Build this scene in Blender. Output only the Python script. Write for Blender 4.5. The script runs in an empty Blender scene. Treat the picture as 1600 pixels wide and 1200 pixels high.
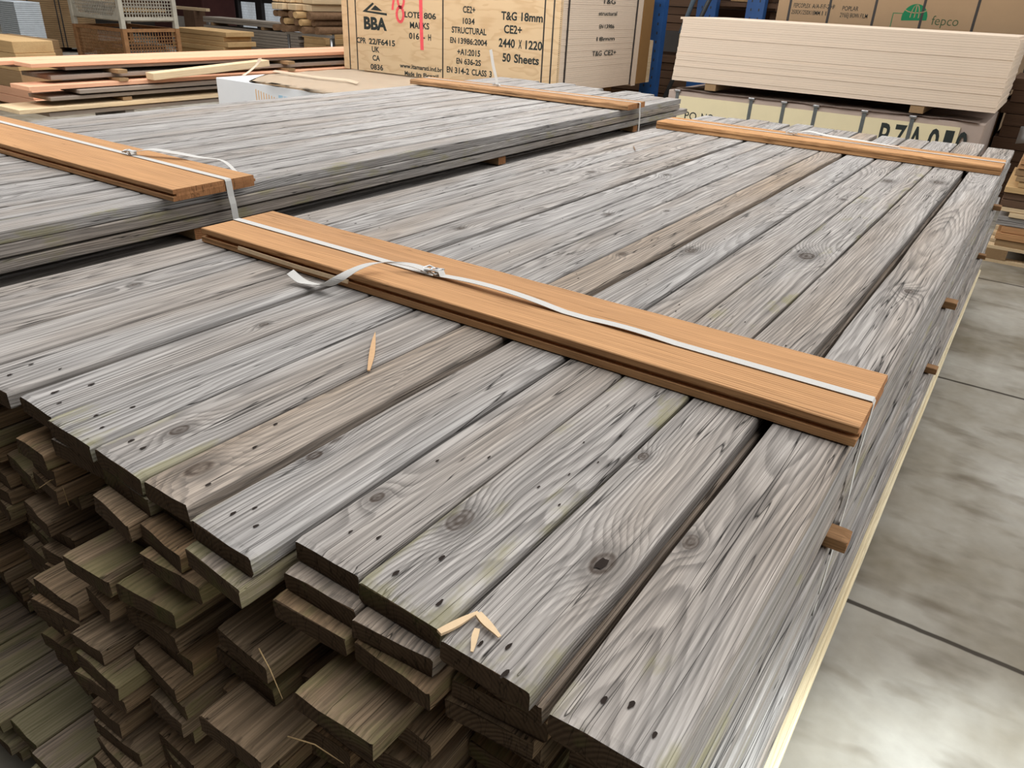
import bpy, bmesh, math, random
from mathutils import Vector, Matrix, noise as mnoise
random.seed(7)
C = bpy.context.scene.collection
S = bpy.context.scene
R = math.radians

# ------------------------------------------------------------------ camera, world, lights, exposure
S.view_settings.view_transform = 'Standard'
S.view_settings.look = 'None'
S.view_settings.gamma = 1.0
S.view_settings.use_curve_mapping = False
S.view_settings.exposure = 0.0

cam_data = bpy.data.cameras.new('camera')
cam = bpy.data.objects.new('camera', cam_data)
C.objects.link(cam)
S.camera = cam
cam_data.sensor_fit = 'HORIZONTAL'
cam_data.sensor_width = 36.0
cam_data.lens = 26.554
cam_data.clip_start = 0.02
cam_data.clip_end = 100
RR = ((0.82359988, 0.29237796, -0.48600244), (0.56542903, -0.35615095, 0.74393986), (0.04442139, -0.88750867, -0.45864486))
M = Matrix(((RR[0][0], -RR[0][1], -RR[0][2], 0.0), (RR[1][0], -RR[1][1], -RR[1][2], 0.0),
            (RR[2][0], -RR[2][1], -RR[2][2], 1.62), (0, 0, 0, 1)))
cam.matrix_world = M

world = bpy.data.worlds.new('hall_daylight')
S.world = world
world.use_nodes = True
wt = world.node_tree
wt.nodes.clear()
wo = wt.nodes.new('ShaderNodeOutputWorld')
wb = wt.nodes.new('ShaderNodeBackground')
wtc = wt.nodes.new('ShaderNodeTexCoord')
wd = wt.nodes.new('ShaderNodeVectorMath'); wd.operation = 'DOT_PRODUCT'
wd.inputs[1].default_value = (0.22, 0.72, 0.66)
wm = wt.nodes.new('ShaderNodeMapRange'); wm.interpolation_type = 'SMOOTHSTEP'
wm.inputs['From Min'].default_value = 0.12
wm.inputs['From Max'].default_value = 0.95
wm.inputs['To Min'].default_value = 0.025
wm.inputs['To Max'].default_value = 2.3
wt.links.new(wtc.outputs['Generated'], wd.inputs[0])
wt.links.new(wd.outputs['Value'], wm.inputs['Value'])
wt.links.new(wm.outputs['Result'], wb.inputs['Strength'])
wb.inputs['Color'].default_value = (1.0, 0.99, 0.97, 1)
wt.links.new(wb.outputs[0], wo.inputs[0])


def area(name, loc, target, sx, sy, power, col=(1, 1, 1)):
    l = bpy.data.lights.new(name, 'AREA')
    l.shape = 'RECTANGLE'; l.size = sx; l.size_y = sy; l.energy = power; l.color = col
    o = bpy.data.objects.new(name, l); C.objects.link(o)
    o.location = loc
    o.rotation_euler = (Vector(target) - Vector(loc)).to_track_quat('-Z', 'Y').to_euler()
    return o


area('roof_light', (-1.3, 2.3, 5.2), (-1.2, 1.1, 0.94), 3.6, 2.0, 50, (1.0, 0.985, 0.96))
area('roof_light_far', (-9.0, 8.0, 7.0), (-9.5, 8.0, 0.5), 7.0, 4.0, 220, (1.0, 0.97, 0.93))
area('fill_light_middle', (-3.4, 4.0, 4.2), (-3.4, 9.5, 0.7), 6.0, 1.2, 185, (1.0, 0.98, 0.95))  # unseen lamp added to front-light the crates and packs behind
area('fill_light_left', (-7.5, 0.6, 4.2), (-7.6, 7.0, 0.5), 6.0, 1.2, 210, (1.0, 0.985, 0.96))  # unseen lamp added to brighten the white pack and left background
# unseen lamps standing for daylight from a door on the aisle side
area('door_daylight_wide', (6.0, 3.2, 2.0), (-0.1, 3.2, 0.3), 3.0, 2.5, 80, (0.93, 0.98, 1.0))
dl = bpy.data.lights.new('floor_patch_spot', 'SPOT')  # overhead spot, added to lay the bright daylight patch on the floor
dl.energy = 1350; dl.spot_size = R(42.0); dl.spot_blend = 0.22; dl.shadow_soft_size = 0.12; dl.color = (0.90, 0.99, 1.0)
dlo = bpy.data.objects.new('floor_patch_spot', dl); C.objects.link(dlo)
dlo.location = (1.65, 0.40, 4.2)
dlo.rotation_euler = (Vector((1.12, 0.55, 0.0)) - Vector(dlo.location)).to_track_quat('-Z', 'Y').to_euler()


# ------------------------------------------------------------------ helpers
def tag(o, label=None, cat=None, group=None, kind=None):
    if label: o['label'] = label
    if cat: o['category'] = cat
    if group: o['group'] = group
    if kind: o['kind'] = kind
    return o


def mesh_obj(name, bm, mats, parent=None):
    me = bpy.data.meshes.new(name)
    bm.normal_update()
    bm.to_mesh(me); bm.free()
    for m in (mats if isinstance(mats, (list, tuple)) else [mats]):
        me.materials.append(m)
    o = bpy.data.objects.new(name, me)
    C.objects.link(o)
    if parent is not None: o.parent = parent
    return o


def empty(name, loc, rz=0.0, label=None, cat=None, group=None):
    o = bpy.data.objects.new(name, None); C.objects.link(o)
    o.location = loc; o.rotation_euler = (0, 0, rz)
    o.empty_display_size = 0.05
    return tag(o, label, cat, group)


def copy_tree(o, parent=None):
    c = o.copy(); C.objects.link(c)
    if parent is not None: c.parent = parent
    for ch in list(o.children): copy_tree(ch, c)
    return c


def add_box(bm, x0, x1, y0, y1, z0, z1, mi=0, bev=0.0, mat=None):
    vs = [bm.verts.new((x, y, z)) for x in (x0, x1) for y in (y0, y1) for z in (z0, z1)]
    fi = [(0, 1, 3, 2), (4, 6, 7, 5), (0, 4, 5, 1), (2, 3, 7, 6), (0, 2, 6, 4), (1, 5, 7, 3)]
    fs = [bm.faces.new([vs[i] for i in f]) for f in fi]
    for f in fs: f.material_index = mi
    if bev > 0:
        es = list({e for f in fs for e in f.edges})
        r = bmesh.ops.bevel(bm, geom=es, offset=bev, segments=2, affect='EDGES', profile=0.5)
        for f in r['faces']: f.material_index = mi
        vs = list({v for f in r['faces'] for v in f.verts})
    if mat is not None:
        bmesh.ops.transform(bm, matrix=mat, verts=list({v for v in vs if v.is_valid}))
    return vs


def add_tube(bm, pts, rad, n=8, closed=False, mi=0):
    rings = []
    N = len(pts)
    for i, p in enumerate(pts):
        p = Vector(p)
        a = Vector(pts[(i - 1) % N if closed else max(i - 1, 0)])
        b = Vector(pts[(i + 1) % N if closed else min(i + 1, N - 1)])
        t = (b - a).normalized()
        u = t.cross(Vector((0, 0, 1)))
        if u.length < 1e-3: u = t.cross(Vector((0, 1, 0)))
        u.normalize(); w = u.cross(t).normalized()
        r = rad[i] if isinstance(rad, (list, tuple)) else rad
        rings.append([bm.verts.new(p + r * (math.cos(2 * math.pi * k / n) * u + math.sin(2 * math.pi * k / n) * w)) for k in range(n)])
    for i in range(N if closed else N - 1):
        A, B = rings[i], rings[(i + 1) % N]
        for k in range(n):
            f = bm.faces.new((A[k], A[(k + 1) % n], B[(k + 1) % n], B[k])); f.smooth = True; f.material_index = mi
    if not closed:
        bm.faces.new(rings[0][::-1]).material_index = mi; bm.faces.new(rings[-1]).material_index = mi


def add_ribbon(bm, pts, side, w, th=0.0012, nrm=None, mi=0):
    """flat strap through pts; side = one vector or one per point (width direction)."""
    N = len(pts); rows = []
    for i in range(N):
        p = Vector(pts[i]); s = Vector(side[i] if isinstance(side, list) else side).normalized()
        a = Vector(pts[max(i - 1, 0)]); b = Vector(pts[min(i + 1, N - 1)])
        n = (b - a).normalized().cross(s).normalized()
        rows.append([bm.verts.new(p + s * w / 2 * q + n * th / 2 * r) for q, r in ((-1, -1), (1, -1), (1, 1), (-1, 1))])
    for i in range(N - 1):
        A, B = rows[i], rows[i + 1]
        for k in range(4):
            bm.faces.new((A[k], A[(k + 1) % 4], B[(k + 1) % 4], B[k])).material_index = mi
    bm.faces.new(rows[0][::-1]).material_index = mi; bm.faces.new(rows[-1]).material_index = mi


# ------------------------------------------------------------------ materials
class NB:
    def __init__(self, name):
        self.m = bpy.data.materials.new(name); self.m.use_nodes = True
        self.t = self.m.node_tree; self.t.nodes.clear()
        self.out = self.t.nodes.new('ShaderNodeOutputMaterial')
        self.b = self.t.nodes.new('ShaderNodeBsdfPrincipled')
        self.t.links.new(self.b.outputs[0], self.out.inputs[0])
    def put(self, sock, v):
        if hasattr(v, 'is_output') or isinstance(v, bpy.types.NodeSocket): self.t.links.new(v, sock)
        else:
            if hasattr(sock.default_value, '__len__') and not hasattr(v, '__len__'): v = (v,) * len(sock.default_value)
            if hasattr(sock.default_value, '__len__') and len(sock.default_value) == 4 and len(v) == 3: v = (*v, 1)
            sock.default_value = v
    def n(self, t, **kw):
        nd = self.t.nodes.new(t)
        for k, v in kw.items(): setattr(nd, k, v)
        return nd
    def ma(self, op, a, b=0.0, c=0.0, clamp=False):
        nd = self.n('ShaderNodeMath', operation=op, use_clamp=clamp)
        self.put(nd.inputs[0], a); self.put(nd.inputs[1], b)
        if op in ('MULTIPLY_ADD', 'COMPARE', 'SMOOTH_MIN'): self.put(nd.inputs[2], c)
        return nd.outputs[0]
    def vm(self, op, a, b=(0, 0, 0)):
        nd = self.n('ShaderNodeVectorMath', operation=op)
        self.put(nd.inputs[0], a)
        if op == 'SCALE': self.put(nd.inputs['Scale'], b)
        else: self.put(nd.inputs[1], b)
        return nd.outputs['Value'] if op in ('LENGTH', 'DOT_PRODUCT') else nd.outputs[0]
    def noise(self, vec, scale=1.0, detail=2.0, rough=0.5, dim='3D'):
        nd = self.n('ShaderNodeTexNoise', noise_dimensions=dim)
        self.put(nd.inputs['Vector'], vec); nd.inputs['Scale'].default_value = scale
        nd.inputs['Detail'].default_value = detail; nd.inputs['Roughness'].default_value = rough
        return nd.outputs['Fac']
    def mr(self, v, a, b, c=0.0, d=1.0, smooth=False):
        nd = self.n('ShaderNodeMapRange', interpolation_type='SMOOTHSTEP' if smooth else 'LINEAR')
        for s, x in zip(('Value', 'From Min', 'From Max', 'To Min', 'To Max'), (v, a, b, c, d)): self.put(nd.inputs[s], x)
        return nd.outputs[0]
    def mix(self, f, a, b, mode='MIX'):
        nd = self.n('ShaderNodeMix', data_type='RGBA', blend_type=mode)
        self.put(nd.inputs[0], f); self.put(nd.inputs[6], a); self.put(nd.inputs[7], b)
        return nd.outputs[2]
    def attr(self, name):
        nd = self.n('ShaderNodeAttribute', attribute_type='OBJECT', attribute_name=name)
        return nd
    def done(self, col, rough=0.8, bump=None, bs=0.3, bd=0.002, spec=0.2, metal=0.0):
        self.put(self.b.inputs['Base Color'], col); self.put(self.b.inputs['Roughness'], rough)
        self.b.inputs['Specular IOR Level'].default_value = spec
        self.b.inputs['Metallic'].default_value = metal
        if bump is not None:
            bn = self.n('ShaderNodeBump'); bn.inputs['Strength'].default_value = bs; bn.inputs['Distance'].default_value = bd
            self.put(bn.inputs['Height'], bump); self.t.links.new(bn.outputs[0], self.b.inputs['Normal'])
        return self.m


def simple(name, col, rough=0.7, var=0.12, scale=8.0, spec=0.2, metal=0.0, stretch=(1, 1, 1)):
    k = NB(name)
    p = k.vm('MULTIPLY', k.n('ShaderNodeTexCoord').outputs['Object'], stretch)
    f = k.noise(p, scale, 3.0, 0.6)
    c = k.mix(f, [x * (1 - var) for x in col], [min(1, x * (1 + var)) for x in col])
    return k.done(c, rough, f, 0.15, 0.002, spec, metal)


def wood(name, light, mid, dark, brown, rings=150.0, contrast=0.48, streak=0.72, crack=1.0, weathered=True, bs=0.55, rough=0.85):
    """3-D growth rings round a pith running along local Y, with knots, checks and fibre; per-object variety."""
    k = NB(name)
    tc = k.n('ShaderNodeTexCoord').outputs['Object']
    rnd = k.n('ShaderNodeObjectInfo').outputs['Random']
    r2 = k.ma('FRACT', k.ma('MULTIPLY', rnd, 17.31)); r3 = k.ma('FRACT', k.ma('MULTIPLY', rnd, 71.77)); r4 = k.ma('FRACT', k.ma('MULTIPLY', rnd, 133.7))
    cb = k.n('ShaderNodeCombineXYZ')
    for i, s in enumerate((31.0, 57.0, 43.0)): k.put(cb.inputs[i], k.ma('MULTIPLY', r2 if i else rnd, s))
    po = k.vm('ADD', tc, cb.outputs[0])
    sep = k.n('ShaderNodeSeparateXYZ'); k.put(sep.inputs[0], tc)
    X, Y, Z = sep.outputs
    w1 = k.ma('SUBTRACT', k.noise(k.vm('MULTIPLY', po, (2.0, 0.9, 2.0)), 1.0, 2.0), 0.5)
    w2 = k.ma('SUBTRACT', k.noise(k.vm('MULTIPLY', po, (1.0, 0.75, 1.0)), 1.0, 1.0), 0.5)
    w3 = k.ma('SUBTRACT', k.noise(k.vm('MULTIPLY', po, (14.0, 3.0, 14.0)), 1.0, 2.0), 0.5)
    px = k.ma('ADD', X, k.ma('ADD', k.ma('MULTIPLY', w1, 0.05), k.ma('MULTIPLY', k.ma('SUBTRACT', r3, 0.5), 0.20)))
    pz = k.ma('ADD', k.ma('ADD', Z, k.ma('MULTIPLY', w2, 0.13)), k.ma('MULTIPLY_ADD', r4, 0.05, 0.02))
    rr = k.ma('SQRT', k.ma('ADD', k.ma('MULTIPLY', px, px), k.ma('MULTIPLY', pz, pz)))
    rr = k.ma('ADD', rr, k.ma('MULTIPLY', w3, 0.010))
    # explicit knots (object properties) + scattered ones
    core = None; halo = None
    for an in ('knot_a', 'knot_b', 'knot_c'):
        av = k.attr(an)
        d = k.vm('SUBTRACT', tc, av.outputs['Vector'])
        ds = k.n('ShaderNodeSeparateXYZ'); k.put(ds.inputs[0], d)
        kr = k.n('ShaderNodeSeparateXYZ'); k.put(kr.inputs[0], av.outputs['Vector'])
        R0 = k.ma('ADD', kr.outputs[2], 1e-4)
        dy = k.ma('MULTIPLY', ds.outputs[1], 0.62)
        dl_ = k.ma('DIVIDE', k.ma('SQRT', k.ma('ADD', k.ma('MULTIPLY', ds.outputs[0], ds.outputs[0]), k.ma('MULTIPLY', dy, dy))), R0)
        dn = k.ma('ADD', dl_, k.ma('MULTIPLY', w3, 0.8))
        g = k.ma('EXPONENT', k.ma('MULTIPLY', k.ma('MULTIPLY', dl_, dl_), -0.16))
        rr = k.ma('ADD', rr, k.ma('MULTIPLY', k.ma('MULTIPLY', g, R0), 1.5))
        c0 = k.ma('MULTIPLY', k.ma('MULTIPLY', k.mr(dn, 0.75, 1.05, 1.0, 0.0, True), k.ma('MULTIPLY_ADD', k.ma('SINE', k.ma('MULTIPLY', k.ma('ADD', dn, k.ma('MULTIPLY', w3, 1.2)), 10.0)), 0.15, 0.85)), k.ma('MULTIPLY_ADD', k.noise(k.vm('MULTIPLY', po, (90.0, 60.0, 90.0)), 1.0, 3.0), 0.9, 0.45), clamp=True)
        h0 = k.ma('MULTIPLY', k.mr(dn, 1.1, 2.2, 1.0, 0.0, True), k.mr(dn, 0.7, 1.1))
        core = c0 if core is None else k.ma('MAXIMUM', core, c0)
        halo = h0 if halo is None else k.ma('MAXIMUM', halo, h0)
    vo = k.n('ShaderNodeTexVoronoi', feature='F1'); k.put(vo.inputs['Vector'], k.vm('MULTIPLY', po, (8.0, 2.6, 0.0)))
    vo.inputs['Scale'].default_value = 1.0
    vs = k.n('ShaderNodeSeparateColor'); k.put(vs.inputs[0], vo.outputs['Color'])
    gate = k.ma('GREATER_THAN', vs.outputs[0], 0.80)
    kd = k.ma('ADD', vo.outputs['Distance'], k.ma('MULTIPLY', w3, 0.10))
    g = k.ma('MULTIPLY', k.ma('EXPONENT', k.ma('MULTIPLY', k.ma('MULTIPLY', kd, kd), -22.0)), gate)
    rr = k.ma('ADD', rr, k.ma('MULTIPLY', g, 0.014))
    c0 = k.ma('MULTIPLY', k.mr(kd, 0.035, 0.075, 1.0, 0.0, True), gate)
    core = k.ma('MAXIMUM', core, k.ma('MULTIPLY', c0, 0.8))
    fine = k.noise(k.vm('MULTIPLY', po, (260.0, 5.0, 260.0)), 1.0, 2.0, 0.6)
    fine2 = k.noise(k.vm('MULTIPLY', po, (75.0, 1.6, 75.0)), 1.0, 3.0, 0.6)
    rr = k.ma('ADD', rr, k.ma('MULTIPLY', k.ma('SUBTRACT', fine2, 0.5), 0.006))
    ph = k.ma('FRACT', k.ma('MULTIPLY', rr, rings))
    late = k.ma('MULTIPLY', k.mr(ph, 0.30, 0.85, 0.0, 1.0, True), k.mr(ph, 0.88, 1.0, 1.0, 0.0, True))
    tone = k.noise(k.vm('MULTIPLY', po, (5.0, 0.8, 5.0)), 1.0, 3.0)
    ck = k.noise(k.vm('MULTIPLY', po, (30.0, 0.8, 30.0)), 1.0, 3.0, 0.55)
    ckm = k.noise(k.vm('MULTIPLY', po, (9.0, 1.3, 9.0)), 1.0, 1.0)
    cr = k.ma('MULTIPLY', k.mr(k.ma('ABSOLUTE', k.ma('SUBTRACT', ck, 0.5)), 0.0, 0.0085, 1.0, 0.0), k.mr(ckm, 0.42, 0.56))
    ck2 = k.noise(k.vm('MULTIPLY', po, (17.0, 0.33, 17.0)), 1.0, 3.0, 0.5)
    ckm2 = k.noise(k.vm('MULTIPLY', po, (7.0, 1.0, 7.0)), 1.0, 1.0)
    cr = k.ma('MAXIMUM', cr, k.ma('MULTIPLY', k.mr(k.ma('ABSOLUTE', k.ma('SUBTRACT', ck2, 0.47)), 0.0, 0.0045, 1.0, 0.0), k.mr(ckm2, 0.42, 0.52)))
    ab = k.attr('brown').outputs['Fac']
    bt = k.ma('ADD', ab, k.ma('MULTIPLY', k.mr(tone, 0.45, 0.75), 0.45), clamp=True)
    base = k.mix(tone, light, mid)
    base = k.mix(k.ma('MULTIPLY', r4, 0.35), base, mid)
    base = k.mix(bt, base, brown)
    lm = k.mr(k.noise(k.vm('MULTIPLY', po, (6.0, 2.0, 6.0)), 1.0, 2.0), 0.3, 0.7, 0.45, 1.25)
    col = k.mix(k.ma('MULTIPLY', k.ma('MULTIPLY', late, lm), contrast), base, dark)
    sg = k.ma('ADD', k.ma('MULTIPLY', k.ma('SUBTRACT', fine, 0.5), streak * 2.2), k.ma('MULTIPLY', k.ma('SUBTRACT', fine2, 0.5), streak * 1.6))
    val = k.ma('ADD', sg, 1.0)
    col = k.vm('SCALE', col, val)
    col = k.mix(k.ma('MULTIPLY', cr, crack), col, [c * 0.30 for c in dark])
    col = k.mix(k.ma('MULTIPLY', halo, 0.45), col, [c * 0.75 for c in dark])
    col = k.mix(k.ma('MULTIPLY', core, 0.90), col, (0.045, 0.03, 0.022) if weathered else (0.16, 0.06, 0.025))
    if weathered:
        mo = k.attr('moss').outputs['Fac']
        mn = k.noise(k.vm('MULTIPLY', po, (16.0, 5.0, 16.0)), 1.0, 4.0, 0.65)
        endm = k.ma('ADD', k.mr(Y, 0.0, 0.22, 0.16, -0.02), k.mr(k.ma('ABSOLUTE', X), 0.045, 0.075, 0.0, 0.10))
        thr = k.ma('SUBTRACT', 0.80, k.ma('ADD', k.ma('MULTIPLY', mo, 0.42), endm))
        mm = k.mr(k.ma('SUBTRACT', mn, thr), 0.0, 0.18, 0.0, 0.55, True)
        col = k.mix(mm, col, (0.265, 0.245, 0.11))
    hgt = k.ma('SUBTRACT', k.ma('ADD', k.ma('MULTIPLY', late, 0.5), k.ma('ADD', k.ma('MULTIPLY', fine, 0.6), k.ma('MULTIPLY', fine2, 0.5))),
               k.ma('ADD', k.ma('MULTIPLY', cr, 1.6), k.ma('MULTIPLY', core, 0.9)))
    return k.done(col, rough, hgt, bs, 0.0022, 0.15)


def end_grain(name, a, b, moss=True, saw=True):
    k = NB(name)
    tc = k.n('ShaderNodeTexCoord').outputs['Object']
    rnd = k.n('ShaderNodeObjectInfo').outputs['Random']
    cb = k.n('ShaderNodeCombineXYZ'); k.put(cb.inputs[0], k.ma('MULTIPLY', rnd, 37.0)); k.put(cb.inputs[2], k.ma('MULTIPLY', rnd, 91.0))
    po = k.vm('ADD', tc, cb.outputs[0])
    sep = k.n('ShaderNodeSeparateXYZ'); k.put(sep.inputs[0], tc)
    px = k.ma('ADD', sep.outputs[0], k.ma('MULTIPLY', k.ma('SUBTRACT', rnd, 0.5), 0.12)); pz = k.ma('ADD', sep.outputs[2], 0.05)
    rr = k.ma('SQRT', k.ma('ADD', k.ma('MULTIPLY', px, px), k.ma('MULTIPLY', pz, pz)))
    rr = k.ma('ADD', rr, k.ma('MULTIPLY', k.noise(po, 30.0, 2.0), 0.006))
    ph = k.ma('SINE', k.ma('MULTIPLY', rr, 900.0))
    n1 = k.noise(po, 22.0, 4.0, 0.65)
    n2 = k.noise(k.vm('MULTIPLY', po, (1, 1, 1)), 160.0, 2.0)
    col = k.mix(n1, a, b)
    col = k.vm('SCALE', col, k.ma('ADD', 0.8, k.ma('ADD', k.ma('MULTIPLY', ph, 0.14), k.ma('MULTIPLY', n2, 0.4))))
    # drying checks: dark vertical splits
    ck = k.noise(k.vm('MULTIPLY', po, (55.0, 55.0, 9.0)), 1.0, 2.0)
    col = k.mix(k.mr(k.ma('ABSOLUTE', k.ma('SUBTRACT', ck, 0.5)), 0.0, 0.016, 0.7, 0.0), col, (0.012, 0.008, 0.005))
    if moss:
        mo = k.attr('moss').outputs['Fac']
        mm = k.mr(k.noise(po, 18.0, 3.0), k.ma('SUBTRACT', 0.72, k.ma('MULTIPLY', mo, 0.4)), 0.82, 0.0, 0.8)
        col = k.mix(mm, col, (0.10, 0.105, 0.035))
    return k.done(col, 0.9, k.ma('ADD', ph, n2), 0.5, 0.001, 0.1)


GREY = wood('weathered_wood', (0.445, 0.426, 0.413), (0.285, 0.268, 0.256), (0.085, 0.076, 0.070), (0.33, 0.25, 0.18))
GREYEND = end_grain('weathered_end_grain', (0.105, 0.070, 0.044), (0.055, 0.035, 0.022))
OLIVE = wood('dirty_brown_wood', (0.37, 0.295, 0.21), (0.25, 0.185, 0.125), (0.10, 0.07, 0.045), (0.28, 0.18, 0.10))
DAYLIT_EDGE = wood('daylit_edge_wood', (0.88, 0.85, 0.73), (0.80, 0.76, 0.62), (0.50, 0.42, 0.28), (0.66, 0.55, 0.36), contrast=0.3, streak=0.15, crack=0.2, weathered=False)  # pale tone stands in for daylight on the aisle-side boards
ORANGE = wood('orange_sawn_softwood', (0.60, 0.345, 0.170), (0.50, 0.265, 0.122), (0.32, 0.150, 0.06), (0.42, 0.255, 0.145), rings=120, contrast=0.50, streak=0.30, crack=0.5, weathered=False, bs=0.3)
ORANGEEND = end_grain('orange_end_grain', (0.40, 0.19, 0.085), (0.25, 0.115, 0.05), moss=False)
PINK = wood('pink_planed_wood', (0.86, 0.50, 0.33), (0.80, 0.43, 0.27), (0.62, 0.28, 0.16), (0.7, 0.4, 0.25), contrast=0.3, streak=0.10, crack=0.1, weathered=False, bs=0.2)
CREAMW = wood('cream_sawn_wood', (0.80, 0.64, 0.43), (0.70, 0.53, 0.33), (0.50, 0.34, 0.18), (0.62, 0.44, 0.25), contrast=0.3, streak=0.15, crack=0.1, weathered=False, bs=0.2)
YELLOW = wood('yellow_sawn_wood', (0.66, 0.46, 0.24), (0.54, 0.35, 0.165), (0.34, 0.20, 0.085), (0.5, 0.3, 0.14), contrast=0.35, streak=0.2, crack=0.3, weathered=False, bs=0.3)
TAN = wood('tan_board_wood', (0.42, 0.285, 0.155), (0.33, 0.21, 0.11), (0.20, 0.12, 0.06), (0.3, 0.19, 0.1), contrast=0.35, streak=0.2, crack=0.3, weathered=False, bs=0.3)
DARKW = wood('dark_brown_wood', (0.165, 0.10, 0.065), (0.12, 0.07, 0.045), (0.06, 0.035, 0.022), (0.13, 0.075, 0.045), contrast=0.4, streak=0.2, crack=0.4, weathered=False, bs=0.3)
BARK = simple('brown_bark', (0.20, 0.12, 0.07), 0.9, 0.5, 25, 0.1)
HOLE = simple('rust_dark_nail_hole', (0.022, 0.015, 0.012), 0.9, 0.3, 60)
STRAP = simple('white_woven_strap', (0.57, 0.555, 0.53), 0.6, 0.1, 300, 0.3)
WIRE = simple('galvanised_wire', (0.55, 0.56, 0.57), 0.35, 0.1, 50, 0.5, 0.9)
BAND = simple('dark_steel_band', (0.035, 0.03, 0.028), 0.5, 0.3, 40, 0.4)
BANDG = simple('grey_steel_band', (0.12, 0.13, 0.13), 0.45, 0.3, 40, 0.4)
INK = simple('stencil_ink', (0.035, 0.042, 0.04), 0.8, 0.25, 60)
REDP = simple('red_spray_paint', (0.95, 0.12, 0.14), 0.6, 0.12, 30)
GREENP = simple('green_print', (0.015, 0.20, 0.085), 0.7, 0.15, 40)
BLUE = simple('blue_rack_paint', (0.022, 0.095, 0.30), 0.45, 0.25, 6, 0.4)
KRAFT = simple('kraft_card', (0.40, 0.275, 0.165), 0.8, 0.08, 5)
PAPER = simple('brown_wrapping_paper', (0.68, 0.56, 0.43), 0.8, 0.07, 4)
WHITEP = simple('white_wrap', (0.78, 0.80, 0.83), 0.6, 0.05, 4)
CARTON = simple('greyish_pink_card', (0.46, 0.37, 0.32), 0.85, 0.15, 7)
CREAMP = simple('cream_label_panel', (0.80, 0.70, 0.46), 0.75, 0.06, 6)
RUST = simple('rusty_mesh_steel', (0.30, 0.155, 0.07), 0.8, 0.5, 14, 0.2)
CAGEW = simple('worn_cream_steel', (0.46, 0.43, 0.36), 0.7, 0.3, 10, 0.3)
BLACKP = simple('black_pipe_paint', (0.03, 0.033, 0.036), 0.5, 0.2, 10, 0.4)
BLUEWHITE = simple('white_painted_board', (0.62, 0.68, 0.74), 0.7, 0.15, 12)
CONCR = simple('grey_concrete_block', (0.30, 0.28, 0.26), 0.9, 0.2, 10)
SHEETE = simple('plywood_edge', (0.78, 0.64, 0.51), 0.85, 0.13, 30, 0.1, 0.0, (0.15, 1, 12))
SHEETT = simple('plywood_face', (0.82, 0.60, 0.46), 0.7, 0.06, 5)
MAROON = simple('dark_red_tarpaulin', (0.075, 0.028, 0.026), 0.7, 0.3, 4)
STRAWM = simple('dry_straw', (0.32, 0.22, 0.11), 0.8, 0.2, 60)
CHIPM = simple('fresh_wood_splinter', (0.70, 0.52, 0.33), 0.8, 0.12, 90)
FRAME = simple('dark_window_steel', (0.03, 0.026, 0.026), 0.6, 0.2, 6)
WALLM = simple('dim_block_wall', (0.10, 0.09, 0.085), 0.9, 0.2, 3)


def ply_face():
    k = NB('pine_plywood_face')
    tc = k.n('ShaderNodeTexCoord').outputs['Object']
    w = k.noise(k.vm('MULTIPLY', tc, (1.1, 1.0, 4.0)), 1.0, 3.0, 0.5)
    vo = k.n('ShaderNodeTexVoronoi', feature='F1'); k.put(vo.inputs['Vector'], k.vm('MULTIPLY', tc, (2.2, 0.0, 4.2))); vo.inputs['Scale'].default_value = 1.0
    vs = k.n('ShaderNodeSeparateColor'); k.put(vs.inputs[0], vo.outputs['Color'])
    gate = k.ma('GREATER_THAN', vs.outputs[0], 0.6)
    kd = vo.outputs['Distance']
    g = k.ma('MULTIPLY', k.ma('EXPONENT', k.ma('MULTIPLY', k.ma('MULTIPLY', kd, kd), -16.0)), gate)
    ph = k.ma('FRACT', k.ma('ADD', k.ma('MULTIPLY', w, 9.0), k.ma('MULTIPLY', g, 1.6)))
    late = k.ma('MULTIPLY', k.mr(ph, 0.4, 0.9, 0, 1, True), k.mr(ph, 0.92, 1.0, 1, 0))
    col = k.mix(w, (0.80, 0.60, 0.375), (0.66, 0.465, 0.27))
    col = k.mix(k.ma('MULTIPLY', late, 0.35), col, (0.52, 0.31, 0.15))
    col = k.mix(k.ma('MULTIPLY', k.ma('MULTIPLY', k.mr(kd, 0.09, 0.13, 1, 0, True), gate), 0.7), col, (0.46, 0.24, 0.11))
    return k.done(col, 0.75, late, 0.1, 0.001)


PLY = ply_face()


def concrete():
    k = NB('concrete_floor')
    tc = k.n('ShaderNodeTexCoord').outputs['Object']
    n1 = k.noise(tc, 0.9, 5.0, 0.62); n2 = k.noise(tc, 14.0, 4.0, 0.6); n3 = k.noise(k.vm('MULTIPLY', tc, (3.0, 7.0, 1.0)), 1.0, 3.0)
    col = k.mix(k.mr(n1, 0.38, 0.64), (0.20, 0.172, 0.128), (0.40, 0.38, 0.34))
    col = k.mix(k.mr(n3, 0.54, 0.72, 0.0, 0.7), col, (0.125, 0.10, 0.07))
    col = k.vm('SCALE', col, k.ma('MULTIPLY_ADD', n2, 0.35, 0.82))
    sep = k.n('ShaderNodeSeparateXYZ'); k.put(sep.inputs[0], tc)
    wob = k.ma('MULTIPLY', k.ma('SUBTRACT', k.noise(tc, 9.0, 3.0), 0.5), 0.012)
    yy = k.ma('ADD', sep.outputs[1], wob)
    fr = k.ma('ABSOLUTE', k.ma('SUBTRACT', k.ma('FRACT', k.ma('DIVIDE', k.ma('SUBTRACT', yy, 1.10), 1.975)), 0.5))
    j = k.mr(fr, 0.0034, 0.0062, 1.0, 0.0)
    col = k.mix(k.ma('MULTIPLY', j, 0.9), col, (0.035, 0.028, 0.022))
    return k.done(col, 0.92, k.ma('SUBTRACT', n2, k.ma('MULTIPLY', j, 2.0)), 0.25, 0.003, 0.08)


FLOORM = concrete()


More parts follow.
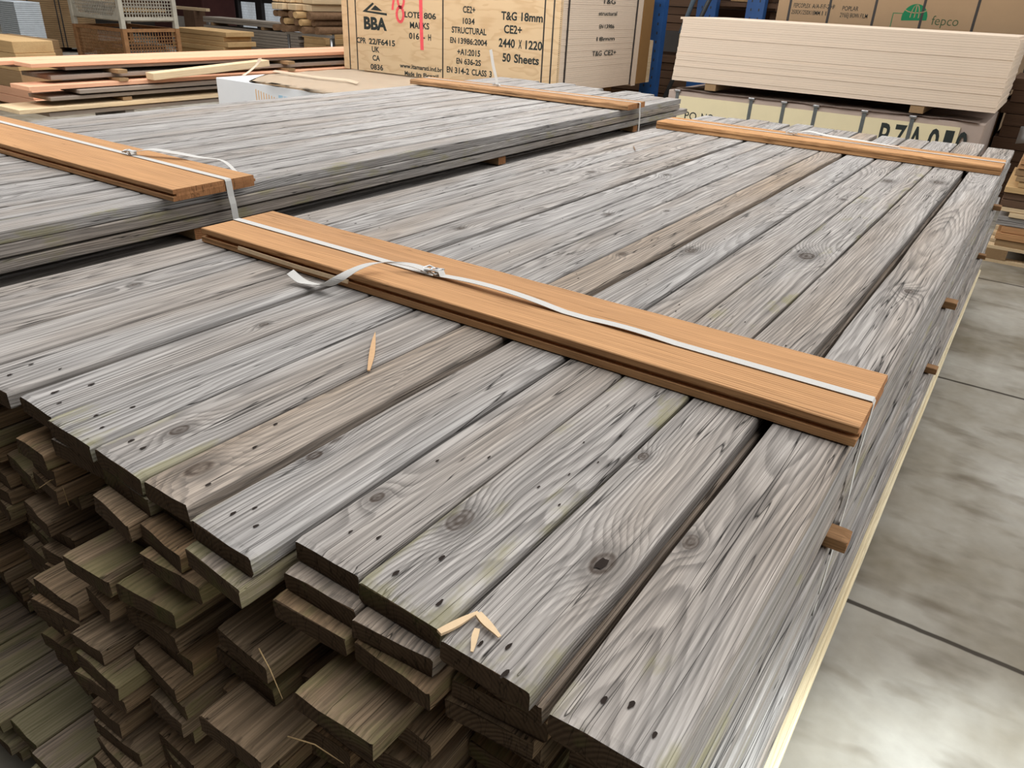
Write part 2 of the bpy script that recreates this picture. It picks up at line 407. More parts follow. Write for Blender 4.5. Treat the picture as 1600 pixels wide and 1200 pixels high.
def window_glow():
    k = NB('daylit_wired_glass')
    tc = k.n('ShaderNodeTexCoord').outputs['Object']
    n = k.noise(k.vm('MULTIPLY', tc, (2.0, 1.0, 0.5)), 1.5, 2.0)
    br = k.n('ShaderNodeTexBrick'); k.put(br.inputs['Vector'], k.vm('MULTIPLY', tc, (1, 1, 1)))
    k.put(br.inputs['Color1'], (0.62, 0.66, 0.70)); k.put(br.inputs['Color2'], (0.55, 0.60, 0.64)); k.put(br.inputs['Mortar'], (0.34, 0.37, 0.39))
    br.inputs['Scale'].default_value = 4.0
    mp = k.n('ShaderNodeCombineXYZ'); sp = k.n('ShaderNodeSeparateXYZ'); k.put(sp.inputs[0], tc)
    k.put(mp.inputs[0], sp.outputs[0]); k.put(mp.inputs[1], sp.outputs[2]); k.put(br.inputs['Vector'], mp.outputs[0])
    c = k.mix(k.mr(n, 0.35, 0.65), br.outputs['Color'], (0.30, 0.31, 0.32))
    k.put(k.b.inputs['Emission Color'], c); k.b.inputs['Emission Strength'].default_value = 0.55
    return k.done((0.3, 0.32, 0.34), 0.4)


GLOW = window_glow()


# ------------------------------------------------------------------ timber boards
def board_bm(w, L, th, seed, n=26, jit=0.0014, zjit=0.0010, rad=0.004, chip=0.0012, holes=(), taper=0.0, skew=0.0, bow=0.0):
    """a sawn board along +Y, front end at y=0, underside at z=0; material 1 = end grain, 2 = nail holes"""
    bm = bmesh.new(); rg = random.Random(seed)
    hw = w / 2; q = rad * 0.3
    sec = [(-hw + rad, 0), (hw - rad, 0), (hw - q, q), (hw, rad), (hw, th - rad), (hw - q, th - q), (hw - rad, th),
           (hw * 0.33, th), (-hw * 0.33, th), (-hw + rad, th), (-hw + q, th - q), (-hw, th - rad), (-hw, rad), (-hw + q, q)]
    ys = [0.0, 0.012] + [L * (i / n) ** 1.15 for i in range(1, n)] + [L - 0.012, L]
    ys = sorted(ys); rows = []
    for i, y in enumerate(ys):
        e1 = (mnoise.noise((y * 3.1, seed * 7.3, 0.0))) * jit * 1.6
        e2 = (mnoise.noise((y * 3.3, seed * 5.1, 9.0))) * jit * 1.6
        ez = (mnoise.noise((y * 1.7, seed * 3.7, 4.0))) * zjit
        row = []
        end = (i == 0 or i == len(ys) - 1)
        bx = bow * 4 * (y / L) * (1 - y / L)
        for (x, z) in sec:
            xx = x + (e1 if x > 0 else e2) + bx
            if end: xx *= 0.985
            yy = y + skew * x * (1 if y < L / 2 else 0)
            if end: yy += rg.uniform(-1, 1) * chip
            zz = z + (ez if z > th / 2 else 0) - (0.0015 if end and z > th * 0.6 else 0)
            row.append(bm.verts.new((xx, yy, zz)))
        rows.append(row)
    K = len(sec)
    for i in range(len(rows) - 1):
        for j in range(K):
            bm.faces.new((rows[i][j], rows[i][(j + 1) % K], rows[i + 1][(j + 1) % K], rows[i + 1][j]))
    f = bm.faces.new(rows[0][::-1]); f.material_index = 1
    f = bm.faces.new(rows[-1]); f.material_index = 1
    for (hx, hy, hr) in holes:
        c = []
        for a in range(9):
            t = 2 * math.pi * a / 9
            rr = 0.85 * hr * rg.uniform(0.55, 1.1)
            c.append(bm.verts.new((hx + rr * math.cos(t) * 0.55, hy + rr * math.sin(t) * 1.25, th + 0.0006 + zjit)))
        cc = bm.verts.new((hx, hy, th + 0.0002 + zjit))
        for a in range(9):
            ff = bm.faces.new((c[a], c[(a + 1) % 9], cc)); ff.material_index = 2
    return bm


def board(label, cat, group, x0, x1, y0, L, ztop, th=0.034, mats=None, seed=None, rz=0.0, holes=(), knots=(), brown=0.0, moss=0.0, name='timber_board', **kw):
    seed = seed if seed is not None else random.random() * 100
    bm = board_bm(x1 - x0, L, th, seed, holes=holes, **kw)
    o = mesh_obj(name, bm, mats or [GREY, GREYEND, HOLE])
    o.location = ((x0 + x1) / 2, y0, ztop - th); o.rotation_euler = (0, 0, rz)
    o['brown'] = float(brown); o['moss'] = float(moss)
    for nm, kn in zip(('knot_a', 'knot_b', 'knot_c'), knots): o[nm] = [float(v) for v in kn]
    return tag(o, label, cat, group)


ORD = ['top', 'second', 'third', 'fourth', 'fifth', 'sixth', 'seventh', 'eighth', 'ninth', 'tenth', 'eleventh', 'twelfth', 'thirteenth',
       'fourteenth', 'fifteenth', 'sixteenth', 'seventeenth', 'eighteenth', 'nineteenth', 'twentieth']
ORD1 = ['first'] + ORD[1:]

# ------------------------------------------------------------------ room shell
bm = bmesh.new(); add_box(bm, -30, 8, -6, 18, -0.1, 0.0)
tag(mesh_obj('floor', bm, FLOORM), 'grey concrete floor with dark joints and stains', 'floor', kind='structure')
bm = bmesh.new(); add_box(bm, -30, 8, 14.6, 14.9, 0, 7)
tag(mesh_obj('wall_back', bm, WALLM), 'dim back wall of the timber hall', 'wall', kind='structure')
bm = bmesh.new(); add_box(bm, -30, -29.7, -6, 18, 0, 7)
tag(mesh_obj('wall_left', bm, WALLM), 'dim side wall of the timber hall', 'wall', kind='structure')
for i, (xa, xb) in enumerate(((-19.15, -18.75), (-18.55, -17.85), (-17.62, -16.80), (-16.55, -15.3))):
    w = empty('window_%d' % (i + 1), ((xa + xb) / 2, 14.4, 0.5)); tag(w, None, None, None, 'structure')
    bm = bmesh.new(); add_box(bm, -(xb - xa) / 2, (xb - xa) / 2, -0.01, 0.01, 0, 1.7)
    tag(mesh_obj('window_pane', bm, GLOW, w), kind='structure')
    bm = bmesh.new()
    hw = (xb - xa) / 2
    add_box(bm, -hw - 0.13, -hw, -0.12, 0.06, -0.5, 1.9); add_box(bm, hw, hw + 0.1, -0.12, 0.06, -0.5, 1.9); add_box(bm, -hw, hw, -0.06, 0.06, 0.62, 2.2)
    tag(mesh_obj('window_frame', bm, FRAME, w), kind='structure')

# ------------------------------------------------------------------ the big strapped stack
T = 0.94; PITCH = 0.036
COLS = [('A', -1.960, -1.818), ('B', -1.808, -1.687), ('C', -1.680, -1.548), ('D', -1.538, -1.405), ('E', -1.382, -1.272), ('F', -1.262, -1.126),
        ('G', -1.118, -0.983), ('H', -0.975, -0.866), ('I', -0.843, -0.702), ('J', -0.690, -0.568), ('K', -0.563, -0.424), ('L', -0.4165, -0.286), ('M', -0.260, -0.124)]
FRONT0 = dict(A=0.52, B=0.50, C=0.505, D=0.49, E=0.50, F=0.488, G=0.487, H=0.485, I=0.468, J=0.528, K=0.521, L=0.508, M=0.500)
FAR0 = dict(A=5.27, B=5.30, C=5.36, D=5.33, E=5.41, F=5.36, G=5.36, H=5.35, I=5.355, J=5.36, K=5.40, L=5.52, M=5.42)
DESC0 = dict(A='pale grey outermost board of the big stack, beside the dark gap',
             B='narrow grey board of the big stack, second from the dark gap beside it',
             C='grey board of the big stack top, third from the dark gap',
             D='grey board with an orange-stained end bounding the wide dark slit of the stack top',
             E='grey board just aisle-side of the wide slit, two oval nail holes at its end',
             F='light grey board with long parallel cracks and rounded mossy end, top of big stack',
             G='light grey board with an oval knot and greenish end, beside the brownish board',
             H='brownish board with a stained knot under the orange splinter, top of big stack',
             I='silver board with chamfered end standing over the dark gap of the big stack',
             J='grey board with small round knot and splintered corner, next to the mossy-ended board',
             K='grey board with green mossy end and dark round knot, top of big stack',
             L='grey board with the large open dark knot and wood chips at its end',
             M='grey board on the outer edge of the big stack, along the bare floor')
KN = dict(G=[(-1.062, 0.604, 0.013), (-1.06, 2.6, 0.008)], H=[(-0.935, 0.554, 0.020), (-0.945, 2.015, 0.010)], I=[(-0.827, 0.689, 0.013), (-0.798, 2.193, 0.018)],
          J=[(-0.668, 0.668, 0.011), (-0.60, 3.3, 0.010)], K=[(-0.537, 0.701, 0.018), (-0.501, 2.395, 0.028), (-0.53, 3.85, 0.022)],
          L=[(-0.325, 0.746, 0.020), (-0.400, 1.025, 0.009), (-0.341, 4.00, 0.024)], M=[(-0.246, 0.861, 0.011), (-0.186, 2.261, 0.014)],
          D=[(-1.47, 1.9, 0.011)], E=[(-1.315, 0.988, 0.009), (-1.33, 3.2, 0.012)], F=[(-1.20, 2.4, 0.012)], B=[(-1.75, 0.95, 0.008), (-1.74, 2.9, 0.012)], C=[(-1.60, 3.0, 0.013)])
NH = dict(M=[(-0.217, 0.546, .0075), (-0.190, 0.558, .0075), (-0.153, 0.539, .0065)], L=[(-0.327, 0.742, .017), (-0.343, 0.546, .0075), (-0.324, 0.510, .008), (-0.372, 0.530, .006)],
          K=[(-0.504, 0.62, .007), (-0.533, 0.56, .0075), (-0.453, 0.553, .007), (-0.47, .90, .004), (-.45, .96, .004), (-.50, 1.0, .004), (-.46, 1.06, .004), (-.49, .84, .005), (-.44, .82, .004)],
          J=[(-0.60, 0.60, .006), (-0.64, .585, .005), (-.66, .80, .005), (-.60, .86, .005)], I=[(-0.801, 0.514, .007), (-0.787, 0.54, .006), (-0.753, 0.514, .007)],
          H=[(-0.951, 0.715, .006), (-0.919, 0.646, .006), (-0.888, 0.536, .006)], G=[(-1.09, 0.535, .008), (-1.055, .535, .007)],
          F=[(-1.21, .545, .006), (-1.19, .60, .006), (-1.165, .53, .006)], E=[(-1.345, .545, .008), (-1.325, .60, .008), (-1.30, .53, .006)], D=[(-1.475, .53, .007), (-1.49, .575, .006), (-1.43, .60, .005)])
BR0 = dict(H=0.55, M=0.12, L=0.15, K=0.10, J=0.12, C=0.12, G=0.05)
MS0 = dict(G=0.35, H=0.05, F=0.30, I=0.28, K=0.62, J=0.10, L=0.18, M=0.22, D=0.15)
# (layer, column) -> x0, x1, front y of board ends the photo shows
OV = {(1, 'I'): (-.836, -.700, .447), (1, 'J'): (-.687, -.556, .505), (1, 'K'): (-.551, -.423, .500), (1, 'L'): (-.410, -.28, .53), (1, 'M'): (-.262, -.13, .52),
      (1, 'G'): (-1.112, -.975, .488), (1, 'H'): (-.970, -.842, .500), (1, 'F'): (-1.265, -1.122, .492), (1, 'E'): (-1.40, -1.275, .56), (1, 'D'): (-1.545, -1.41, .60),
      (2, 'J'): (-.690, -.556, .485), (2, 'K'): (-.548, -.413, .490), (2, 'G'): (-1.109, -.986, .458), (2, 'H'): (-.982, -.863, .462), (2, 'I'): (-.855, -.70, .55), (2, 'L'): (-.408, -.275, .53), (2, 'F'): (-1.26, -1.12, .60),
      (3, 'H'): (-.966, -.822, .452), (3, 'K'): (-.560, -.432, .575), (3, 'I'): (-.815, -.70, .66), (3, 'J'): (-.69, -.585, .62), (3, 'G'): (-1.115, -.975, .53), (3, 'F'): (-1.262, -1.125, .56),
      (4, 'I'): (-.84, -.70, .70), (4, 'J'): (-.69, -.605, .60), (4, 'H'): (-.97, -.85, .56), (4, 'G'): (-1.11, -.985, .50), (4, 'K'): (-.600, -.460, .432), (5, 'K'): (-.545, -.42, .50), (4, 'L'): (-.42, -.29, .56),
      (5, 'I'): (-.809, -.686, .458), (5, 'H'): (-1.012, -.880, .432), (5, 'G'): (-1.144, -1.020, .415), (5, 'F'): (-1.28, -1.15, .55), (5, 'J'): (-.68, -.56, .56),
      (6, 'I'): (-.836, -.695, .47), (6, 'H'): (-1.030, -.897, .44), (6, 'G'): (-1.171, -1.042, .42), (6, 'E'): (-1.465, -1.337, .475), (6, 'D'): (-1.609, -1.485, .525), (6, 'J'): (-.69, -.56, .52),
      (7, 'I'): (-.779, -.647, .395), (7, 'E'): (-1.47, -1.34, .49), (7, 'J'): (-.64, -.51, .50), (8, 'I'): (-.824, -.684, .46), (8, 'H'): (-1.011, -.876, .42), (8, 'G'): (-1.153, -1.038, .385),
      (9, 'F'): (-1.30, -1.16, .47), (12, 'G'): (-1.144, -1.034, .382), (12, 'J'): (-.701, -.573, .62), (13, 'E'): (-1.467, -1.356, .43)}


def local(lst, x0, x1, y0, th=0.0, is_knot=False):
    xc = (x0 + x1) / 2
    return [(a - xc, b - y0, r) for a, b, r in lst]


def layer_top(k):
    return T - PITCH * k - (0.030 if k >= 6 else 0) - (0.028 if k >= 12 else 0)


rg = random.Random(21); lasty = {}
for k in range(18):
    zt = layer_top(k)
    for ci, (cn, x0, x1) in enumerate(COLS):
        if k == 0:
            y0, y1 = FRONT0[cn], FAR0[cn]
            kn = [(a, b, r) for a, b, r in local(KN.get(cn, []), x0, x1, y0)]
            hl = local(NH.get(cn, []), x0, x1, y0)
            for rowy in (1.75, 2.35, 2.95, 3.55, 4.15, 4.9):
                yy = rowy + rg.uniform(-.12, .12)
                for _ in range(rg.choice((0, 2, 3))):
                    hl.append((rg.uniform(-.4, .4) * (x1 - x0), yy - y0 + rg.uniform(-.04, .04), rg.uniform(.003, .0052)))
            board(DESC0[cn], 'board', 'boards on top of the big strapped stack', x0, x1, y0, y1 - y0, T, seed=ci + 1, holes=hl, knots=kn,
                  brown=BR0.get(cn, 0.0), moss=MS0.get(cn, 0.0), n=40, jit=0.0022, skew=rg.uniform(-.06, .06), rad=0.005 if cn != 'I' else 0.008)
        else:
            if (k, cn) in OV:
                a, b, y0 = OV[(k, cn)]
            else:
                s = rg.uniform(-0.008, 0.008); g = rg.uniform(0.0, 0.006)
                a, b = x0 + s * 0.5 + g, x1 + s * 0.5 - g
                py = lasty.get(cn, .5)
                y0 = py + rg.uniform(-.015, .015) if rg.random() < .6 else rg.choice((rg.uniform(.40, .50), rg.uniform(.46, .58), rg.uniform(.58, .70)))
            lasty[cn] = y0
            if cn == 'M': b = min(b, -0.121 + rg.uniform(-0.004, 0.006)); b = (-0.124 if k < 6 else -0.113 if k < 12 else -0.098) + rg.uniform(-0.004, 0.004)
            y1 = rg.uniform(5.25, 5.5)
            # keep neighbours of one layer apart
            if ci > 0 and a < lastb + 0.003: a = lastb + 0.003
            if b - a < 0.07: b = a + 0.10
            lastb = b
            br = rg.uniform(0.15, 0.75); ms = rg.uniform(0.1, 0.6) if rg.random() < .6 else 0.0
            edge = cn == 'M' or cn == 'A'; up = k == 1
            mats = [GREY, GREYEND, HOLE] if edge or up else [OLIVE, GREYEND, HOLE]
            lb = '%s board, %s layer down, %s from the bare floor, big strapped stack' % ('grey' if edge else 'dirty brown', ORD[k], ORD1[12 - ci])
            board(lb, 'board', 'lower boards of the big strapped stack', a, b, y0, y1 - y0, zt, seed=k * 13 + ci, mats=mats, brown=0.1 if edge else 0.6 if up else br, moss=ms, n=12,
                  skew=rg.uniform(-.12, .12), chip=0.002, jit=0.002)
            continue
        lastb = -9

    lastb = -9

# bearers between the bundles (run across, ends stand proud on the aisle side)
BEARM = [wood('brown_bearer_wood', (0.40, 0.235, 0.12), (0.30, 0.165, 0.08), (0.16, 0.08, 0.035), (0.28, 0.15, 0.07), contrast=0.4, streak=0.3, crack=0.4, weathered=False, bs=0.3), ORANGEEND, HOLE]


def cross_piece(label, cat, group, xa, xb, y, w, ztop, th, mats, name='bearer', **kw):
    """a stick lying along X from xa to xb (local Y runs along +X)"""
    bm = board_bm(w, xb - xa, th, random.random() * 50, n=kw.pop('n', 8), **kw)
    o = mesh_obj(name, bm, mats)
    o.location = (xa, y, ztop - th); o.rotation_euler = (0, 0, -math.pi / 2)
    return tag(o, label, cat, group)


z6 = layer_top(5) - 0.034 - 0.002
for y, nm in ((1.34, 'brown bearer end poking out below the front orange batten, six boards down'), (2.98, 'small bearer end six boards down, midway along the big stack side'),
              (4.86, 'small bearer end six boards down, near the far batten of the big stack')):
    cross_piece(nm, 'bearer', 'bearers in the big stack', -1.97, -0.084, y, 0.052, z6, 0.026, BEARM)
z12 = layer_top(11) - 0.034 - 0.002
for y, nm in ((1.2, 'bearer between the middle and bottom bundles under the front batten'), (2.95, 'bearer end poking out low on the stack side, opposite the second floor joint'),
              (4.75, 'bearer end poking out low on the stack side, farthest along')):
    cross_piece(nm, 'bearer', 'bearers in the big stack', -1.97, -0.119 if y < 2 else -0.076, y, 0.042, z12, 0.024, BEARM)
zl = layer_top(17) - 0.034 - 0.002
for y, nm in ((0.9, 'bearer just above the bottom bundle, first from the stack front'), (2.9, 'bearer just above the bottom bundle, second from the stack front'), (4.6, 'bearer just above the bottom bundle, third from the stack front')):
    cross_piece(nm, 'bearer', 'bearers in the big stack', -1.97, -0.105, y, 0.042, zl, 0.022, BEARM)

# bottom bundle: mossy boards sticking out towards the camera, aisle column coloured pale for daylight
zb = zl - 0.024
xs = [-2.02, -1.90, -1.785, -1.672, -1.560, -1.446, -1.333, -1.222, -1.080, -0.94, -0.80, -0.66, -0.52, -0.38, -0.235, -0.078]
for k in range(4):
    for i in range(len(xs) - 1):
        x0, x1 = xs[i], xs[i + 1] - 0.005
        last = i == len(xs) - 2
        pre = 'daylight-toned' if last else ('mossy' if k == 0 else 'grey')
        yf = (0.30 + 0.012 * ((i * 7) % 3) if i < 9 else 0.50) + (rg.uniform(0.0, 0.03) if k == 0 else rg.uniform(0, .05))
        lb = '%s board, %s layer of the bottom bundle, %s from the bare floor' % (pre, ORD[k], ORD1[14 - i])
        off = [0.0, 0.008, -0.004, 0.004][k] if last else 0
        board(lb, 'board', 'boards of the bottom bundle', x0, x1 + off, yf, 5.6 - yf, zb - 0.036 * k, seed=500 + k * 20 + i, mats=[DAYLIT_EDGE, ORANGEEND, HOLE] if last else [GREY, GREYEND, HOLE],
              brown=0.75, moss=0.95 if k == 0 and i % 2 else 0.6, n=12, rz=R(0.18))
for y, nm in ((0.8, 'ground bearer under the bottom bundle, first from the camera end'), (2.8, 'ground bearer under the bottom bundle, middle one'), (4.9, 'ground bearer under the bottom bundle, far end')):
    cross_piece(nm, 'bearer', 'ground bearers', -2.0, -0.10, y, 0.07, zb - 0.036 * 3 - 0.036, max(0.03, zb - 0.036 * 4), BEARM)


# ------------------------------------------------------------------ battens and straps
def batten_bm(w, L, th, seed, groove=True, rough_front=0.0):
    """cross batten along local +X, front face at y=0, top at z=0; tongue-and-groove profile, worn edge"""
    bm = bmesh.new(); n = 70; rows = []
    g0, g1, gd = -th * 0.62, -th * 0.36, 0.011
    for i in range(n + 1):
        x = L * i / n
        j = mnoise.noise((x * 2.2, seed, 0)) * 0.002
        rf = rough_front * (mnoise.noise((x * 5.0, seed, 3.0)) * 0.6 + mnoise.noise((x * 17.0, seed, 5.0)) * 0.4)
        rt = rough_front * 0.5 * mnoise.noise((x * 6.0, seed, 8.0))
        lip = 0.004 + 0.004 * mnoise.noise((x * 4.0, seed, 6.0))
        if groove:
            sec = [(0.002 + j, 0), (0 + j, -0.002), (0 + j, g1), (gd, g1 - 0.001), (gd, g0 + 0.001), (lip * 0.4 - 0.004, g0), (lip * 0.4 - 0.005, -th + 0.001), (lip * .4 - 0.003, -th),
                   (w - 0.002, -th), (w, -th + 0.002), (w, g0), (w + 0.006, g0 + 0.001), (w + 0.006, g1), (w, g1 + 0.001), (w + 0.003 * mnoise.noise((x * 7, seed, 2)), -0.002 - 0.003 * abs(mnoise.noise((x * 3, seed, 12)))), (w - 0.003 - 0.014 * max(0, mnoise.noise((x * 2.3, seed, 4))), 0)]
        else:
            sec = [(0.010 + rf + rt, 0), (0.004 + rf, -0.004), (0.001 + rf * 0.5, -th * 0.35), (0.003 - rf * 0.4, -th * 0.6), (0.0 - rf * 0.2, -th + 0.002), (0.002, -th),
                   (w - 0.002, -th), (w, -th + 0.002), (w + rt, -0.003), (w - 0.003 + rt, 0), (w * 0.66, 0), (w * 0.33, 0)]
        e = 0.004 * random.uniform(-1, 1) if i in (0, n) else 0
        rows.append([bm.verts.new((x + e + (0.003 * mnoise.noise((q[0] * 60, q[1] * 60, seed)) if i in (0, n) else 0), q[0], q[1])) for q in sec])
    K = len(rows[0])
    for i in range(n):
        for k in range(K):
            bm.faces.new((rows[i][k], rows[i + 1][k], rows[i + 1][(k + 1) % K], rows[i][(k + 1) % K]))
    f = bm.faces.new(rows[0]); f.material_index = 1
    f = bm.faces.new(rows[-1][::-1]); f.material_index = 1
    bmesh.ops.recalc_face_normals(bm, faces=bm.faces[:])
    return bm


def wood_x(name, base):
    """same wood with its grain along local X"""
    m = base.copy(); m.name = name
    t = m.node_tree
    tc = [n for n in t.nodes if n.type == 'TEX_COORD'][0]
    mp = t.nodes.new('ShaderNodeMapping'); mp.inputs['Rotation'].default_value = (0, 0, math.pi / 2)
    for l in [l for l in t.links if l.from_node == tc]:
        s = l.to_socket; t.links.remove(l); t.links.new(mp.outputs[0], s)
    t.links.new(tc.outputs['Object'], mp.inputs[0])
    return m


ORANGEX = wood_x('orange_batten_wood', ORANGE)
DARKORX = wood_x('orange_brown_rough_batten_wood', wood('rough_batten', (0.62, 0.36, 0.18), (0.50, 0.26, 0.11), (0.26, 0.12, 0.045), (0.42, 0.22, 0.10), rings=110, contrast=0.6, streak=0.4, crack=0.6, weathered=False, bs=0.8))


OLDX = wood_x('old_brown_batten_wood', wood('old_batten', (0.50, 0.30, 0.16), (0.36, 0.19, 0.085), (0.15, 0.07, 0.03), (0.30, 0.16, 0.07), rings=110, contrast=0.6, streak=0.4, crack=0.6, weathered=False, bs=0.6))


def batten(label, x, y, ztop, L, w, th, rz, seed, groove=True, rough=0.0, mat=None, ry=0.0):
    o = mesh_obj('timber_batten', batten_bm(w, L, th, seed, groove, rough), [mat or ORANGEX, ORANGEEND])
    o.location = (x, y, ztop); o.rotation_euler = (0, ry, rz)
    o['brown'] = 0.0
    return tag(o, label, 'batten', 'battens strapped across the board stacks')


TB = T + 0.042
b1 = batten('long orange grooved batten across the big stack, front one with the loose strap tail', -1.925, 1.272, TB, 1.805, 0.262, 0.040, R(0.35), 3.0)
b2 = batten('rough-edged orange batten across the far end of the big stack', -1.940, 4.412, TB, 1.815, 0.262, 0.040, R(0.2), 9.0, False, 0.012, DARKORX)
b3 = batten('orange grooved batten across the neighbouring stack, front one', -4.36, 1.46, TB, 1.985, 0.335, 0.040, R(0.6), 14.0)
b4 = batten('thin dark-edged batten across the far end of the neighbouring stack', -4.30, 4.875, TB, 1.90, 0.29, 0.036, R(2.2), 19.0, False, 0.006, OLDX)
# torn lower lip: loose splinter still hanging on the front batten
bm = bmesh.new()
pts = [(0, 0, 0), (0.10, -0.004, 0.001), (0.25, -0.002, -0.001), (0.42, 0.001, 0.0)]
add_ribbon(bm, pts, [(0, 0.3, 1)] * 4, 0.010, 0.004)
s = mesh_obj('split_lip', bm, CHIPM, b1); s.location = (0.17, -0.008, -0.022); s['label'] = 'pale torn lower lip of the batten'


def strap(label, y0, xa, xb, ztop, zbot_r, w=0.018, slope=0.0, bx=None, tail=None, name_group='straps round the stacks', bump=(), left_down=0.05):
    r = empty('lashing_strap', ((xa + xb) / 2, y0, ztop), 0, label, 'strap', name_group)
    cx = (xa + xb) / 2
    bm = bmesh.new(); pts = []
    pts += [(xa - cx - 0.003, 0 - slope * (xb - xa) / 2, -left_down), (xa - cx - 0.003, 0 - slope * (xb - xa) / 2, -0.004)]
    n = 60
    for i in range(n + 1):
        x = xa + (xb - xa) * i / n
        z = 0.0022
        for (c0, hw, h) in bump:
            z += h * max(0, 1 - ((x - c0) / hw) ** 2)
        pts.append((x - cx, slope * (x - cx), z))
    pts += [(xb - cx + 0.003, slope * (xb - xa) / 2, -0.004)]
    for q in range(1, 9): pts.append((xb - cx + 0.003 + (0.004 if q > 2 else 0), slope * (xb - xa) / 2 + 0.002 * q, -0.004 - (zbot_r) * q / 8))
    add_ribbon(bm, pts, (0, 1, 0), w)
    mesh_obj('webbing', bm, STRAP, r)
    if bx is not None:
        b = bmesh.new()
        yb = slope * (bx - cx)
        zz = 0.010
        loop = [(-0.026, -0.014, zz), (-0.030, 0.0, zz + .004), (-0.024, 0.016, zz + .006), (0.0, 0.013, zz + .004), (0.022, 0.017, zz + .006), (0.027, 0.0, zz + .002), (0.020, -0.015, zz), (-0.004, -0.010, zz + .003)]
        add_tube(b, loop, 0.0024, 8, True)
        add_tube(b, [(-0.004, -0.016, zz), (-0.002, 0.0, zz + .008), (0.004, 0.018, zz + .004)], 0.0024, 8)
        add_tube(b, [(-0.018, -0.012, zz + .003), (0.012, -0.013, zz + .008), (0.024, 0.012, zz + .008)], 0.0022, 8)
        add_ribbon(b, [(0.010, 0, zz - .006), (0.016, 0, zz + .006), (0.026, 0, zz + .007), (0.032, 0, zz - .004)], (0, 1, 0), w * 0.95, 0.0014, mi=1)
        bo = mesh_obj('wire_buckle', b, [WIRE, STRAP], r); bo.location = (bx - cx, yb, 0)
    if tail:
        t = bmesh.new()
        P = [(p[0] - cx, p[1] - y0, p[2] - ztop) for p in tail[0]]
        # smooth the tail (Catmull-Rom)
        V = [Vector(p) for p in P]; SV = [Vector(v) for v in tail[1]]; Q = []; QS = []
        for i in range(len(V) - 1):
            p0, p1, p2, p3 = V[max(i - 1, 0)], V[i], V[i + 1], V[min(i + 2, len(V) - 1)]
            for u in range(6):
                f = u / 6
                Q.append(0.5 * ((2 * p1) + (p2 - p0) * f + (2 * p0 - 5 * p1 + 4 * p2 - p3) * f * f + (3 * p1 - p0 - 3 * p2 + p3) * f ** 3))
                QS.append(SV[i].lerp(SV[i + 1], f))
        Q.append(V[-1]); QS.append(SV[-1])
        add_ribbon(t, Q, QS, w * 1.12)
        mesh_obj('loose_tail', t, STRAP, r)
    return r


strap('white strap along the front batten of the big stack, long curled tail', 1.400, -1.925, -0.120, TB, 0.55, 0.023, 0.007, -1.168,
      ([(-1.175, 1.396, TB + .010), (-1.222, 1.385, TB + .018), (-1.265, 1.352, TB + .024), (-1.292, 1.312, TB + .025), (-1.303, 1.262, TB + .019), (-1.316, 1.222, TB + .004), (-1.35, 1.207, T + .024), (-1.415, 1.213, T + .012), (-1.445, 1.210, T + .014), (-1.475, 1.206, T + .030)],
       [(.1, 1, 0), (.2, 1, 0), (.75, .8, .1), (1, .35, .1), (1, .2, .05), (.9, .3, -.2), (.35, .9, -.3), (.05, 1, -.1), (0, 1, .1), (-.1, 1, .2)]),
      bump=((-0.98, 0.19, 0.012), (-0.62, 0.10, 0.004)))
strap('white woven strap on the far batten of the big stack, with wire buckle', 4.560, -1.940, -0.124, TB, 0.40, 0.018, 0.0, -1.185,
      ([(-1.17, 4.56, TB + .010), (-1.10, 4.57, TB + .03), (-0.98, 4.585, TB + .018), (-0.80, 4.60, TB + .012), (-0.62, 4.60, TB + .004)], [(0, 1, 0), (0, 1, .2), (0, 1, .35), (0, 1, .2), (0, 1, 0)]))
strap('white woven strap along the front batten of the neighbouring stack, hanging over its side', 1.705, -4.36, -2.373, TB, 0.22, 0.026, -0.004, -2.985,
      ([(-2.97, 1.715, TB + .012), (-2.90, 1.745, TB + .028), (-2.80, 1.79, TB + .022), (-2.72, 1.84, TB + .010), (-2.64, 1.88, TB + .004), (-2.58, 1.89, T + .012)], [(-.2, 1, 0), (-.3, 1, .1), (-.3, 1, .1), (-.3, 1, 0), (-.3, 1, -.2), (-.3, 1, -.3)]))
strap('white strap on the far batten of the neighbouring stack, tail sticking straight up', 5.09, -4.30, -2.399, TB, 0.20, 0.020, 0.035, -3.60,
      ([(-3.60, 5.09, TB + .012), (-3.62, 5.10, TB + .06), (-3.66, 5.115, TB + .14), (-3.70, 5.13, TB + .25)], [(1, .2, 0), (1, .2, .1), (1, .3, .3), (1, .3, .4)]))

# ------------------------------------------------------------------ neighbouring strapped stack
XS2 = [-4.235, -4.09, -3.945, -3.80, -3.64, -3.465, -3.305, -3.15, -2.985, -2.83, -2.685, -2.545, -2.412]
rz2 = R(0.45)


def xshift(x, y): return x - math.tan(rz2) * (y - 1.0)


